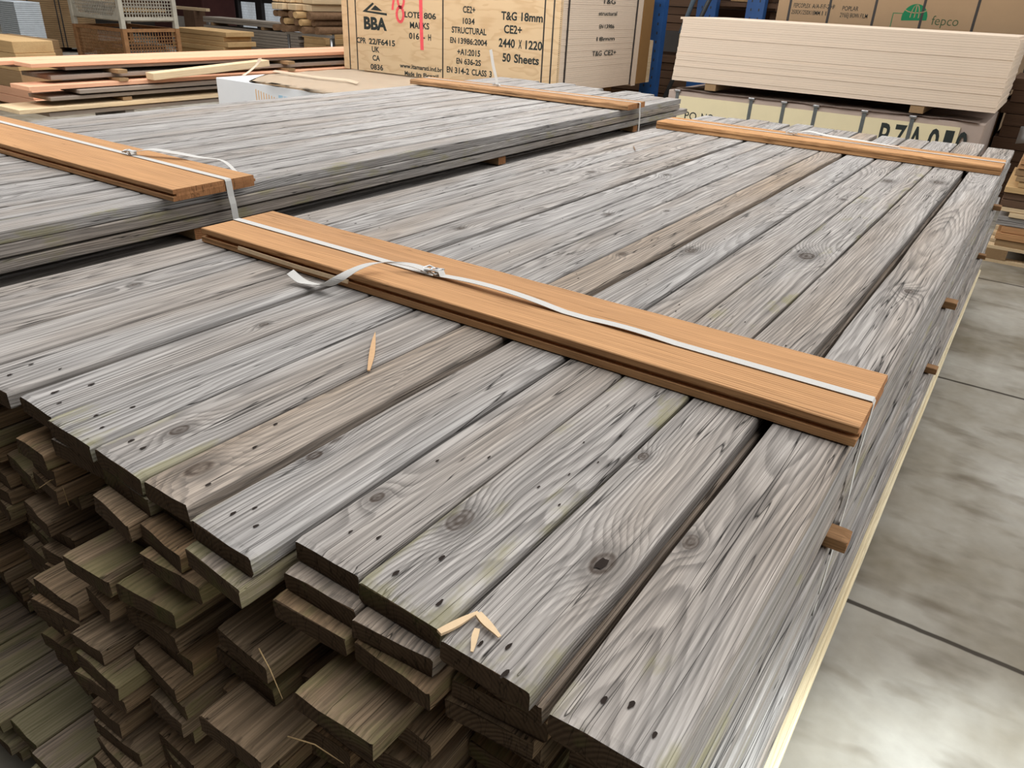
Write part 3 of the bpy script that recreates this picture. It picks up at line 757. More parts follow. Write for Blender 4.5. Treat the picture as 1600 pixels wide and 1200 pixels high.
for k in range(12):
    zt = T - 0.0405 * k - (0.05 if k >= 3 else 0) - (0.03 if k >= 8 else 0) - (0.006 if k >= 2 else 0)
    for i in range(len(XS2) - 1):
        if k >= 3 and i not in (0, 5, 9, 10, 11): continue
        x0, x1 = XS2[i], XS2[i + 1] - (0.024 if i in (4, 7) else 0.016)
        y0 = 0.35 + rg.uniform(-.05, .08); y1 = 6.05 + rg.uniform(-.12, .14)
        last = i == 11
        lb = '%s board, %s layer of the neighbouring strapped stack, %s from the dark gap' % ('silver grey' if k == 0 else 'greenish grey' if last else 'grey', ORD[k], ORD1[11 - i])
        hl = [(rg.uniform(-.05, .05), rg.uniform(.5, 5), .004) for _ in range(8)] if k == 0 else []
        board(lb, 'board', 'boards of the neighbouring strapped stack', xshift(x0, y0), xshift(x1, y0) + (rg.uniform(-.004, .004) if last and k else 0), y0, y1 - y0, zt - (rg.uniform(0, .0014) if k == 0 else 0), th=0.0385, seed=900 + k * 15 + i, rz=rz2, n=22 if k == 0 else 10, holes=hl,
              brown=0.0 if k == 0 else 0.1, moss=(0.62 if last else 0.0) if k < 3 else 0.2, jit=0.003)
zg = T - .0405 * 2 - .006 - .0385 - 0.002
for y, nm in ((1.62, 'brown bearer end showing in the dark gap under the front batten strap'), (3.55, 'brown bearer end showing midway along the dark gap'), (5.25, 'bearer end under the far strap of the neighbouring stack')):
    cross_piece(nm, 'bearer', 'bearers in the neighbouring stack', -4.3, -2.44 - math.tan(rz2) * (y - 1), y, 0.07, zg, 0.043, [TAN, ORANGEEND, HOLE])
zg2 = T - .0405 * 7 - .056 - .0385 - 0.002
for y, nm in ((1.62, 'lower bearer of the neighbouring stack under its front batten'), (5.25, 'lower bearer of the neighbouring stack under its far batten')):
    cross_piece(nm, 'bearer', 'bearers in the neighbouring stack', -4.3, -2.47, y, 0.07, zg2, 0.022, BEARM)
zg3 = T - .0405 * 11 - .086 - .0385
for y, nm in ((0.9, 'tall ground bearer of the neighbouring stack, first'), (3.2, 'tall ground bearer of the neighbouring stack, middle'), (5.4, 'tall ground bearer of the neighbouring stack, far')):
    cross_piece(nm, 'bearer', 'ground bearers', -4.3, -2.55, y, 0.10, zg3 - 0.001, zg3 - 0.002, BEARM)

# ------------------------------------------------------------------ loose bits on and in the big stack
def sliver(name, label, cat, p, q, w, th, mat, group=None, blunt=False):
    p, q = Vector(p), Vector(q); L = (q - p).length
    bm = bmesh.new(); n = 7; rows = []
    for i in range(n + 1):
        f = i / n; ww = w * (0.25 + 0.75 * math.sin(min(1, f * 1.6 + 0.12) * math.pi * 0.5)) * (1 - f ** 3 * 0.92)
        if blunt: ww = w * (0.8 + 0.25 * math.sin(f * 4.1) - 0.2 * f)
        tt = th * (1 - 0.6 * f)
        rows.append([bm.verts.new((sx * ww / 2 + 0.06 * w * math.sin(f * 5), f * L, sz * tt / 2 + 0.05 * w * math.sin(f * 4))) for sx, sz in ((-1, -1), (1, -0.7), (1, 1), (-1, .8))])
    for i in range(n):
        for k in range(4): bm.faces.new((rows[i][k], rows[i][(k + 1) % 4], rows[i + 1][(k + 1) % 4], rows[i + 1][k]))
    bm.faces.new(rows[0][::-1]); bm.faces.new(rows[-1])
    o = mesh_obj(name, bm, mat)
    o.location = p
    o.rotation_euler = (q - p).to_track_quat('Y', 'Z').to_euler()
    return tag(o, label, cat, group)


sliver('wood_splinter', 'long pointed orange splinter lying on the brownish board', 'splinter', (-0.968, 0.961, T + .005), (-1.088, 1.107, T + .006), 0.013, 0.003, simple('orange_splinter_wood', (.60, .38, .21), .8, .15, 90))
sliver('wood_chip', 'longest pale wood chip on the end of the open-knot board', 'wood chip', (-0.420, 0.512, T + .004), (-0.402, 0.566, T + .005), 0.011, 0.005, CHIPM, 'wood chips', True)
sliver('wood_chip', 'pale wood chip lying crosswise nearest the mossy-ended board', 'wood chip', (-0.398, 0.560, T + .009), (-0.358, 0.548, T + .006), 0.011, 0.005, CHIPM, 'wood chips', True)
sliver('wood_chip', 'small pale wood chip beside the dark end notch', 'wood chip', (-0.386, 0.542, T + .006), (-0.372, 0.512, T + .004), 0.008, 0.004, CHIPM, 'wood chips', True)
sliver('wood_splinter', 'thin dark splinter on the second board, towards the far batten', 'splinter', (-1.75, 3.72, T + .004), (-1.68, 3.60, T + .004), 0.006, 0.003, BARK)
rs = random.Random(5)
STR = [((-1.30, .50, .80), (-1.24, .44, .835)), ((-1.22, .47, .79), (-1.20, .46, .845)), ((-.66, .43, .835), (-.58, .40, .825)), ((-.52, .42, .70), (-.47, .44, .69)), ((-.50, .43, .66), (-.49, .42, .60)),
       ((-.58, .40, .755), (-.50, .42, .745)), ((-.92, .40, .42), (-.85, .37, .44))]
for i, (p, q) in enumerate(STR):
    bm = bmesh.new(); p = Vector(p); q = Vector(q); m_ = (p + q) / 2 + Vector((0, 0, 0.012 * rs.uniform(-1, 1)))
    add_tube(bm, [Vector((0, 0, 0)), m_ - p, q - p], [0.0011, 0.0009, 0.0005], 5)
    o = mesh_obj('straw_stalk', bm, STRAWM); o.location = p
    tag(o, 'dry straw stalk caught between the board ends of the big stack', 'straw', 'straw stalks caught in the stack front')


# ------------------------------------------------------------------ writing
def text_bm(items, y=0.0, extr=0.0008, bold=0.0):
    """items: (string, xc, zc, width, height). Letters stand in the XZ plane facing -Y."""
    out = bmesh.new(); dg = None
    for s, xc, zc, w, h in items:
        cu = bpy.data.curves.new('tmp', 'FONT'); cu.body = s; cu.size = 1.0; cu.offset = bold; cu.resolution_u = 3
        cu.align_x = 'LEFT'
        ob = bpy.data.objects.new('tmp', cu); C.objects.link(ob)
        bpy.context.view_layer.update()
        me = ob.evaluated_get(bpy.context.evaluated_depsgraph_get()).to_mesh()
        vs = [v.co.copy() for v in me.vertices]; fs = [tuple(p.vertices) for p in me.polygons]
        ob.to_mesh_clear(); bpy.data.objects.remove(ob); bpy.data.curves.remove(cu)
        if not vs: continue
        ax, bx = min(v.x for v in vs), max(v.x for v in vs)
        low = any(c in s for c in 'gpqy,'); ay = 0.0; by = 0.72
        nv = [out.verts.new((xc + ((v.x - ax) / (bx - ax) - 0.5) * w, y, zc + ((v.y - ay) / (by - ay) - 0.5) * h)) for v in vs]
        for f in fs:
            try: out.faces.new([nv[i] for i in f])
            except ValueError: pass
    r = bmesh.ops.extrude_face_region(out, geom=out.faces[:])
    bmesh.ops.translate(out, vec=(0, -extr, 0), verts=[v for v in r['geom'] if isinstance(v, bmesh.types.BMVert)])
    bmesh.ops.recalc_face_normals(out, faces=out.faces[:])
    return out


def add_poly_xz(bm, pts, y, extr=0.0008):
    f = bm.faces.new([bm.verts.new((x, y, z)) for x, z in pts])
    r = bmesh.ops.extrude_face_region(bm, geom=[f])
    bmesh.ops.translate(bm, vec=(0, -extr, 0), verts=[v for v in r['geom'] if isinstance(v, bmesh.types.BMVert)])


# ------------------------------------------------------------------ stencilled plywood crate (front panel at y=7, end face at x=-4.21)
CX0, CX1, CY0, CY1, CZ0, CZ1 = -7.21, -4.21, 7.0, 8.72, 0.735, 1.75
cr = empty('plywood_crate', ((CX0 + CX1) / 2, CY0, CZ0), 0, 'big plywood crate with black stencilled lettering and red spray paint, behind the neighbouring stack', 'crate')
W = CX1 - CX0; hw = W / 2; H = CZ1 - CZ0; D = CY1 - CY0
bm = bmesh.new(); add_box(bm, -hw, hw, 0, 0.02, 0, H); mesh_obj('front_panel', bm, PLY, cr)
bm = bmesh.new(); n = 52; th = H / n
for i in range(n):
    j = rs.uniform(-.0015, .0015)
    add_box(bm, -hw + 0.01, hw - 0.004 + j, 0.0215, D - 0.03, i * th + 0.0006, (i + 1) * th - 0.0006)
mesh_obj('sheet_stack', bm, SHEETE, cr)['label'] = 'stacked plywood sheets with their edges showing'
bm = bmesh.new(); add_box(bm, -hw, hw, D - 0.029, D + 0.07, -0.02, H); mesh_obj('back_panel', bm, SHEETE, cr)
bm = bmesh.new(); add_box(bm, -hw, hw + 0.01, D + 0.071, D + 0.33, 0.0, H); mesh_obj('wrapping', bm, simple('brown_card_wrap', (0.30, 0.165, 0.06), 0.8, 0.1), cr)
bm = bmesh.new(); add_box(bm, -hw, hw + 0.012, D + 0.331, D + 0.42, 0.0, H - 0.55); mesh_obj('back_batten', bm, CREAMW, cr)
for xs_ in (-7.11, -6.985, -5.69, -4.405, -4.30):
    bm = bmesh.new(); add_box(bm, -0.008, 0.008, -0.0018, -0.0004, -0.004, H)
    mesh_obj('steel_band', bm, BAND, cr).location = (xs_ - (CX0 + CX1) / 2, 0, 0)
for ys_ in (0.13, D - 0.08):
    bm = bmesh.new(); add_box(bm, 0.0006, 0.0022, -0.014, 0.014, 0, H)
    mesh_obj('steel_band', bm, BAND, cr).location = (hw, ys_, 0)
bm = bmesh.new()
for i in range(60): add_box(bm, -0.012, -0.002, -0.0012, -0.0002, i * H / 60 + .003, i * H / 60 + .010)
mesh_obj('staple_row', bm, BAND, cr).location = (hw, 0, 0)
mx, mz = (CX0 + CX1) / 2, CZ0
TX = [('LOTE 806', -6.01, 1.366, .455, .058), ('MARKS', -6.02, 1.264, .285, .062), ('016 - H', -6.014, 1.155, .325, .062),
      ('CPR 22/F6415', -6.685, 1.06, .61, .060), ('UK', -6.69, .978, .12, .060), ('CA', -6.685, .886, .12, .058), ('0836', -6.68, .788, .205, .058),
      ('www.itamarati.ind.br', -6.01, .838, .64, .046), ('Made in Brazil', -6.0, .762, .50, .045),
      ('CE2+', -5.34, 1.453, .167, .062), ('1034', -5.342, 1.344, .160, .056), ('STRUCTURAL', -5.339, 1.253, .474, .060), ('EN 13986:2004', -5.34, 1.150, .50, .056),
      ('+A1:2015', -5.337, 1.042, .317, .060), ('EN 636-2S', -5.334, .950, .336, .056), ('EN 314-2 CLASS 3', -5.328, .853, .615, .060),
      ('T&G 18mm', -4.675, 1.420, .51, .076), ('CE2+', -4.777, 1.298, .228, .076), ('2440 X 1220', -4.68, 1.168, .54, .080), ('50 Sheets', -4.666, 1.031, .457, .080)]
def words(items, name, mat, parent, y, extr, bold, fn=None):
    for it in items:
        sp = it[0].split(' ') if ' ' in it[0] else [it[0]]
        tot = sum(len(w_) for w_ in sp) + (len(sp) - 1) * .7
        x = it[1] - it[3] / 2
        for w_ in sp:
            ww = it[3] * len(w_) / tot
            o_ = mesh_obj(name, text_bm([(w_, x + ww / 2, it[2], ww * (.97 if len(w_) > 1 else .8), it[4])], y, extr, bold), mat, parent)
            if fn: fn(o_)
            x += ww + it[3] * .7 / tot


words([(s, x - mx, z - mz, w, h) for s, x, z, w, h in TX], 'stencil_word', INK, cr, -0.0004, 0.0008, 0.028)
# roof-shaped mark over three letters
bm = text_bm([('BBA', -6.682 - mx, 1.250 - mz, .355, .125)], -0.0004, 0.0008, 0.045)
def tri(pts): add_poly_xz(bm, [(x - mx, z - mz) for x, z in pts], -0.0004)
tri([(-6.875, 1.362), (-6.712, 1.462), (-6.690, 1.448), (-6.80, 1.375), (-6.50, 1.362), (-6.497, 1.338)])
tri([(-6.745, 1.386), (-6.672, 1.436), (-6.565, 1.380)])
mesh_obj('roof_mark', bm, INK, cr)
bm = bmesh.new()
add_ribbon(bm, [(-6.00 - mx, -.002, 1.58 - mz), (-5.995 - mx, -.002, 1.3 - mz), (-5.985 - mx, -.002, 1.02 - mz)], (1, 0, 0), 0.046, 0.0014)
add_ribbon(bm, [(-6.385 - mx, -.002, 1.52 - mz), (-6.405 - mx, -.002, 1.44 - mz), (-6.41 - mx, -.002, 1.40 - mz)], (1, 0, 0), 0.03, 0.0014)
cpts = [(-6.30 - mx + .05 * math.sin(t) * (1.0 if t < 3.14 else 1.0), -.0024, 1.36 - mz + .075 * math.cos(t)) for t in [i * math.pi / 8 for i in range(17)]]
add_tube(bm, [(x, y, z) for x, y, z in cpts], 0.0012, 6, False)
for a in range(16):
    x0_, _, z0_ = cpts[a]; x1_, _, z1_ = cpts[a + 1]
    dx, dz = x1_ - x0_, z1_ - z0_
    add_ribbon(bm, [(x0_, -.002, z0_), (x1_, -.002, z1_)], Vector((dz, 0, -dx)), 0.032, 0.0014)
cpts = [(-6.285 - mx + .045 * math.sin(i * math.pi / 8), 0, 1.50 - mz + .07 * math.cos(i * math.pi / 8)) for i in range(17)]
for a in range(16):
    x0_, _, z0_ = cpts[a]; x1_, _, z1_ = cpts[a + 1]
    dx, dz = x1_ - x0_, z1_ - z0_
    add_ribbon(bm, [(x0_, -.002, z0_), (x1_, -.002, z1_)], Vector((dz, 0, -dx)), 0.03, 0.0014)
mesh_obj('red_spray_mark', bm, REDP, cr)
# small stencilled lines on the sheet edges (end face)
def end_place(o_): o_.location = (hw + 0.001, 0.95, 0); o_.rotation_euler = (0, 0, math.pi / 2)
words([('T&G', 0, .86, .30, .05), ('structural', 0, .745, .42, .04), ('EN 13986', 0, .62, .34, .04), ('18mm', .0, .50, .42, .04), ('T&G CE2+', 0, .36, .55, .05)], 'edge_word', INK, cr, 0, 0.0008, 0.006, end_place)
# what the crate stands on
for x, nm in ((-6.9, 'bearer under the stencilled crate, by its far corner'), (-5.7, 'bearer under the middle of the stencilled crate'), (-4.5, 'bearer under the stencilled crate, by its banded end')):
    bm = bmesh.new(); add_box(bm, -.05, .05, 0, 1.6, 0, .0945, 0, .004)
    o = mesh_obj('bearer', bm, YELLOW); o.location = (x, 7.06, .6395); tag(o, nm, 'bearer', 'bearers under the crate')
bm = bmesh.new(); add_box(bm, -1.47, 1.47, 0, 1.7, 0, .639, 0, .006)
o = mesh_obj('kraft_pack', bm, KRAFT); o.location = (-5.71, 7.03, 0); tag(o, 'low kraft pack on the floor under the stencilled crate', 'pack')

# ------------------------------------------------------------------ blue rack
def post(label, x0, x1, y, h=3.0):
    r = empty('rack_upright', ((x0 + x1) / 2, y, 0), 0, label, 'rack upright', 'blue rack uprights')
    w = (x1 - x0) / 2
    bm = bmesh.new()
    add_box(bm, -w, w, 0, 0.006, 0.01, h); add_box(bm, -w, -w + .006, 0.006, 0.12, 0.01, h); add_box(bm, w - .006, w, .006, 0.12, 0.01, h)
    mesh_obj('channel', bm, BLUE, r)
    bm = bmesh.new()
    for i in range(int(h / .1)):
        for sx in (-.45, .45): add_box(bm, w * sx - .008, w * sx + .008, -0.001, 0.0, .1 * i + .06, .1 * i + .09)
    mesh_obj('slot_row', bm, BLACKP, r)
    bm = bmesh.new(); add_box(bm, -w - .03, w + .03, -.03, .15, 0, .01); mesh_obj('foot_plate', bm, BLUE, r)


post('blue rack upright just behind the banded crate end', -4.40, -4.19, 9.32)
post('blue rack upright above the pale sheet stack, beside the grey brace', -4.26, -4.00, 10.5)
post('blue rack upright above the pale sheet stack, nearer the kraft packs', -3.60, -3.375, 10.5)
bm = bmesh.new(); add_tube(bm, [(0, 0, 0), (0.48, 0.02, 1.38), (.75, .03, 2.1)], 0.026, 12)
o = mesh_obj('leaning_pipe', bm, BLACKP); o.location = (-4.16, 9.15, .03); tag(o, 'black pipe leaning beside the blue rack upright', 'pipe')
bm = bmesh.new(); add_tube(bm, [(0, 0, 0), (0.30, 0, 1.0)], 0.03, 10)
o = mesh_obj('rack_brace', bm, simple('grey_blue_brace', (.16, .22, .28), .5)); o.location = (-4.42, 10.45, 1.25); tag(o, 'grey slanting rack brace beside the blue upright', 'brace')
for r_i, (zb_, n_) in enumerate(((0.0, 8), (1.16, 10))):
    for i in range(n_):
        z = zb_ + 0.09 + i * 0.105
        bm = bmesh.new(); add_box(bm, -1.2, 1.2, 0, .9, 0, .098, 0, .004)
        o = mesh_obj('dark_beam', bm, wood_x('dk', DARKW) if (r_i + i) == 0 else bpy.data.materials['dk'])
        o.location = (-4.75 + rs.uniform(-.05, .05) + (0.02 if i % 3 else .08), 11.2 + rs.uniform(-.03, .03), z)
        tag(o, 'dark brown beam in the %s pile behind the blue rack, %s from its bottom' % (('lower', 'upper')[r_i], ORD1[i]), 'beam', 'dark beams behind the rack')
    for x in (-5.5, -4.7, -3.9):
        bm = bmesh.new(); add_box(bm, -.05, .05, 0, .85, 0, .0895 if r_i == 0 else 0.21)
        o = mesh_obj('bearer', bm, CREAMW); o.location = (x, 11.2, 0 if r_i == 0 else 1.035 - .003)
        tag(o, '%s bearer of the dark beams behind the rack, %s' % (('ground', 'pale middle')[r_i], {-5.5: 'hidden end', -4.7: 'centre', -3.9: 'end by the pale sheets'}[x]), 'bearer', 'bearers behind the rack')
bm = bmesh.new(); add_box(bm, -.22, .22, 0, .4, 0, .4, 0, .004)
o = mesh_obj('carton', bm, simple('tan_carton', (.55, .36, .18), .8)); o.location = (-3.78, 11.0, 1.66); tag(o, 'tan carton between two blue rack uprights', 'carton')
bm = bmesh.new(); add_box(bm, -.6, .9, 0, .5, 0, .05)
o = mesh_obj('rack_shelf', bm, DARKW); o.location = (-3.9, 10.63, 1.6); tag(o, 'dark rack shelf holding the tan carton', 'shelf')

# ------------------------------------------------------------------ crate with cream panel, pale plywood sheets on it
PX0, PX1, PY, PZ = -3.22, -0.43, 7.5, 0.845
pc = empty('cream_crate', ((PX0 + PX1) / 2, PY, 0), 0, 'cream-fronted crate with big black letters, under the pale sheet stack', 'crate')
hw = (PX1 - PX0) / 2; pmx = (PX0 + PX1) / 2
bm = bmesh.new(); add_box(bm, -hw, hw, 0.012, 1.25, 0.10, PZ, 0, .008); mesh_obj('body', bm, CARTON, pc)
bm = bmesh.new(); add_box(bm, -3.10 - pmx, -0.60 - pmx, 0.0, 0.0115, 0.12, PZ - .045); mesh_obj('front_label', bm, CREAMP, pc)
for x in (-hw + .1, 0, hw - .1):
    bm = bmesh.new(); add_box(bm, x - .05, x + .05, .02, 1.2, 0, .0995); mesh_obj('foot', bm, TAN, pc)
for x in (-3.12, -2.375, -2.068, -1.78, -1.364, -0.974):
    b = empty('steel_band', (x - pmx, 0, 0)); b.parent = pc
    bm = bmesh.new(); add_box(bm, -.016, .016, -.003, -.0005, .11, PZ + .002); add_box(bm, -.016, .016, -.0005, 1.2, PZ + .0005, PZ + .003); mesh_obj('band_strip', bm, BANDG, b)
    bm = bmesh.new(); add_box(bm, -.028, .028, -.012, .03, PZ - .012, PZ + .008, 0, .003); mesh_obj('corner_clip', bm, WIRE, b)
words([('PO NO', -2.865 - pmx, .628, .30, .075)], 'small_word', INK, pc, -.0006, .0008, .006)
words([('P', -1.165 - pmx, .665, .10, .22), ('Z', -1.045 - pmx, .665, .12, .22), ('A', -.915 - pmx, .665, .14, .22), ('0', -.775 - pmx, .665, .105, .22), ('1', -.665 - pmx, .665, .085, .22), ('0', -.565 - pmx, .665, .10, .22)], 'large_letter', INK, pc, -.0006, .0008, .022)
bm = bmesh.new()
g = [[bm.verts.new((x, y, PZ + .006 + .02 * abs(mnoise.noise((x * 3, y * 4, 2))))) for y in (-.01 + .02 * mnoise.noise((x * 5, 0, 1)), .12, .35)] for x in [(-hw + .05) + i * (2 * hw - .1) / 30 for i in range(31)]]
for i in range(30):
    for j in range(2): bm.faces.new((g[i][j], g[i + 1][j], g[i + 1][j + 1], g[i][j + 1]))
bmesh.ops.solidify(bm, geom=bm.faces[:], thickness=.003)
mesh_obj('torn_cover', bm, CARTON, pc)
for x, nm in ((-2.80, 'wooden bearer under the pale sheets, by the lettering PO NO'), (-0.965, 'wooden bearer under the pale sheets, above the big letters')):
    bm = bmesh.new(); add_box(bm, -.055, .055, 0, 1.2, 0, .062, 0, .004)
    o = mesh_obj('bearer', bm, TAN); o.location = (x, PY + .012, PZ + .0275); tag(o, nm, 'bearer', 'bearers on the cream crate')
N = 30; zs0 = PZ + .092; th = (1.497 - zs0) / N
bm = bmesh.new(); add_box(bm, 0, 1, 0, 1.22, 0.0, th - .0007, 0)
for f in bm.faces:
    f.material_index = 1 if f.normal.z > .9 else 0
sh0 = mesh_obj('plywood_sheet', bm, [SHEETE, SHEETT])
for i in range(N):
    o = sh0 if i == 0 else sh0.copy()
    if i: C.objects.link(o)
    f = i / (N - 1)
    xl = -3.199 + .033 * f + rs.uniform(-.004, .004); xr = -.392 + (.02 * f) + rs.uniform(-.004, .004)
    if i == N - 1: xl -= .03; xr -= .02
    o.location = (xl, PY + rs.uniform(-.003, .003), zs0 + i * th); o.scale = (xr - xl, 1, 1)
    tag(o, 'topmost overhanging pale plywood sheet on the cream crate' if i == N - 1 else 'lowest pale plywood sheet, resting on the bearers of the cream crate' if i == 0 else 'pale plywood sheet inside the flush stack on the cream crate', 'sheet', 'pale plywood sheets')

# ------------------------------------------------------------------ kraft packs behind
KX0, KX1, KY = -2.75, -0.43, 9.0
kp = empty('kraft_pack', ((KX0 + KX1) / 2, KY, 1.32), 0, 'banded kraft pack with green globe mark, behind the pale sheets', 'pack')
kmx = (KX0 + KX1) / 2; hw = (KX1 - KX0) / 2
bm = bmesh.new(); add_box(bm, -hw, hw, 0, 1.25, 0, .98, 0, .01); mesh_obj('wrapped_body', bm, KRAFT, kp)
for x in (-2.62, -2.215, -1.775, -1.335, -.875):
    bm = bmesh.new(); add_box(bm, -.012, .012, -.002, -.0004, 0, .982); mesh_obj('steel_band', bm, BAND, kp).location = (x - kmx, 0, 0)
words([('FEPCOPLEX A/A-F/F-2 HP', -2.375 - kmx, 1.646 - 1.32, .42, .042), ('2500X1250X18MM 11 B', -2.40 - kmx, 1.584 - 1.32, .40, .042), ('POPLAR', -2.01 - kmx, 1.640 - 1.32, .16, .042), ('2Y6EJ BROWN FILM', -1.965 - kmx, 1.578 - 1.32, .27, .042)], 'printed_word', INK, kp, -.0006, .0008, .004)
bm = text_bm([('fepco', -1.12 - kmx, 1.575 - 1.32, .235, .085)], -.0006, .0008, -.006)
mesh_obj('green_lettering', bm, simple('dark_green_print', (.06, .10, .05), .7), kp)
gx, gz, gr = -1.40 - kmx, 1.585 - 1.32, .115
bm = bmesh.new()
bmw = bmesh.new()
pts = [(gx + gr * math.cos(t), gz + gr * 1.05 * math.sin(t)) for t in [i * math.pi / 24 - .15 for i in range(28)]]
add_poly_xz(bm, pts, -.0006)
mesh_obj('globe_mark', bm, GREENP, kp)
for s in (-.6, 0.0, .6):
    add_ribbon(bmw, [(gx + s * gr * .55 * math.cos(t) - .0, -.0022, gz + gr * 1.0 * math.sin(t)) for t in [i * math.pi / 16 for i in range(9)]], (1, 0, .4), .008, .0008)
add_ribbon(bmw, [(gx + gr * math.cos(t), -.0022, gz + gr * .55 - .05 * math.sin(t * 1) + .03) for t in [.2 + i * 2.7 / 8 for i in range(9)]], (0, 0, 1), .008, .0008)
mesh_obj('globe_lines', bmw, KRAFT, kp)
bm = bmesh.new()
add_box(bm, gx - .20, gx - .194, -.0016, -.0004, gz - .10, gz + .03); add_box(bm, gx - .20, gx - .10, -.0016, -.0004, gz + .03, gz + .036)
mesh_obj('printed_bracket', bm, GREENP, kp)
for z0_, z1_, nm, c_, xo in ((.10, 1.00, 'low kraft pack hidden behind the cream crate', KRAFT, 0.0), (1.095, 1.3, 'thin kraft pack under the pack with the green globe mark', KRAFT, .03)):
    bm = bmesh.new(); add_box(bm, -hw, hw + xo, 0, 1.25, 0, z1_ - z0_, 0, .008)
    o = mesh_obj('kraft_pack', bm, c_); o.location = (kmx, KY, z0_); tag(o, nm, 'pack')
for z_, h_, nm in ((0, .0995, 'ground bearer of the kraft packs'), (1.0005, .094, 'bearer under the thin kraft pack'), (1.3005, .019, 'thin slat under the globe-marked kraft pack')):
    for q, x in enumerate((-2.5, -.7)):
        bm = bmesh.new(); add_box(bm, -.05, .05, 0, 1.2, 0, h_)
        o = mesh_obj('bearer', bm, TAN); o.location = (x, KY + .02, z_); tag(o, nm + (', rack side' if q == 0 else ', aisle side'), 'bearer', 'bearers of the kraft packs')

# ------------------------------------------------------------------ board pile and pallet by the aisle
pl = empty('timber_pallet', (0.55, 6.55, 0), 0, 'wooden pallet on the floor under the mixed board pile', 'pallet')
for y in (0, .45, .9):
    for x in (-.6, 0, .6):
        bm = bmesh.new(); add_box(bm, x - .07, x + .07, y, y + .1, .022, .10); mesh_obj('block', bm, TAN, pl)
for y in (0, .45, .9):
    bm = bmesh.new(); add_box(bm, -.67, .67, y, y + .1, 0, .0215); mesh_obj('bottom_slat', bm, CREAMW, pl)
for i in range(5):
    bm = bmesh.new(); add_box(bm, -.67, .67, i * .225, i * .225 + .11, .1005, .122); mesh_obj('top_slat', bm, CREAMW, pl)
MIX = [wood_x('mixed_board_%d' % i, m) for i, m in enumerate((TAN, YELLOW, DARKW, CREAMW, GREY, ORANGE))]
z = .123; i = 0
while z < .90:
    t = rs.choice((.034, .042, .05)); x0 = -.125 + rs.uniform(-.012, .07) + (z * .01)
    bm = bmesh.new(); add_box(bm, 0, 1.3, 0, 1.0 + rs.uniform(-.05, .03), 0, t - .003, 0, .003)
    o = mesh_obj('stacked_board', bm, MIX[(i * 5 + i // 2) % 6]); o.location = (x0, 6.56 + rs.uniform(-.02, .02), z)
    tag(o, 'wide board in the pallet pile by the aisle, %s up from the pallet' % ORD1[i], 'board', 'boards piled on the pallet')
    z += t; i += 1
k = NB('clear_stretch_film'); FILM = k.done((.85, .85, .86), .12, k.noise(k.n('ShaderNodeTexCoord').outputs['Object'], 14, 3), .9, .01, .6)
k.b.inputs['Alpha'].default_value = .35
bm = bmesh.new()
g = [[bm.verts.new((-.16 + .2 * i / 3, 6.47 + .12 * j / 4 + .01 * math.sin(i * 2 + j), z + .022 - (.10 if j == 0 else 0) + .012 * math.sin(i * 1.7 + j * 2.3))) for j in range(5)] for i in range(8)]
for i in range(7):
    for j in range(4): bm.faces.new((g[i][j], g[i + 1][j], g[i + 1][j + 1], g[i][j + 1])).smooth = True
bmesh.ops.solidify(bm, geom=bm.faces[:], thickness=.0012)
o = mesh_obj('stretch_film', bm, FILM); tag(o, 'crumpled clear stretch film on top of the pallet pile', 'film')
DK = bpy.data.materials['dk']
for i in range(11):
    bm = bmesh.new(); add_box(bm, 0, 1.6, 0, 1.0, 0, .10, 0, .004)
    o = mesh_obj('dark_beam', bm, DK); o.location = (-.40 + rs.uniform(-.02, .03), 8.8 + rs.uniform(-.02, .02), .002 + i * .1035)
    tag(o, 'dark brown beam behind the pallet pile, %s up from the floor' % ORD1[i], 'beam', 'dark beams behind the pallet pile')

# ------------------------------------------------------------------ white-wrapped pack with torn brown paper
wp = empty('wrapped_pack', (-5.55, 4.75, 0), R(0), 'white printed pack with torn brown paper on top, beyond the neighbouring stack', 'pack')
bm = bmesh.new(); add_box(bm, -1.06, 1.15, 0, 1.62, .08, .795, 0, .006); mesh_obj('white_body', bm, WHITEP, wp)
for x in (-.9, 0, .95):
    bm = bmesh.new(); add_box(bm, x - .05, x + .05, .03, 1.58, 0, .0795); mesh_obj('foot', bm, TAN, wp)
bm = bmesh.new(); nx, ny = 34, 12
g = []
for i in range(nx + 1):
    col = []
    for j in range(ny + 1):
        u, v = i / nx, j / ny
        xl_ = -.60 - .42 * min(1, v * 3.2); x = xl_ + (1.18 - xl_) * u + (.05 * mnoise.noise((v * 6, 1, 1)) if i == 0 else 0)
        y = (-.02 + .06 * mnoise.noise((u * 7, 3, 1)) + .05 * max(0, .3 - u) * 2) * (1 - v) + 1.66 * v
        z = .80 + .012 * abs(mnoise.noise((x * 4, y * 4, 0))) + (.012 * (1 - v) if u > .1 else 0)
        if j == 0: z -= .05 * max(0, u - .2)
        col.append(bm.verts.new((x, y, z)))
    g.append(col)
for i in range(nx):
    for j in range(ny): bm.faces.new((g[i][j], g[i + 1][j], g[i + 1][j + 1], g[i][j + 1])).smooth = True
bmesh.ops.solidify(bm, geom=bm.faces[:], thickness=.003)
mesh_obj('brown_paper', bm, PAPER, wp)
bm = bmesh.new()
add_ribbon(bm, [(-1.04, .30, .80), (-1.03, .36, .83), (-1.00, .42, .88), (-.98, .45, .92), (-.97, .46, .955)], [(1, .3, 0), (1, .3, .1), (.8, .6, .2), (.6, .8, .2), (.6, .8, .2)], .035, .002)
mesh_obj('torn_flap', bm, PAPER, wp)
bm = bmesh.new()
add_ribbon(bm, [(-.98, .62, .83), (-.6, .58, .835), (-.3, .60, .83), (0, .66, .832), (.2, .60, .828)], (.2, 1, .5), .035, .003)
mesh_obj('torn_strip', bm, simple('paper_shade_side', (.52, .42, .31), .8), wp)
bm = bmesh.new()
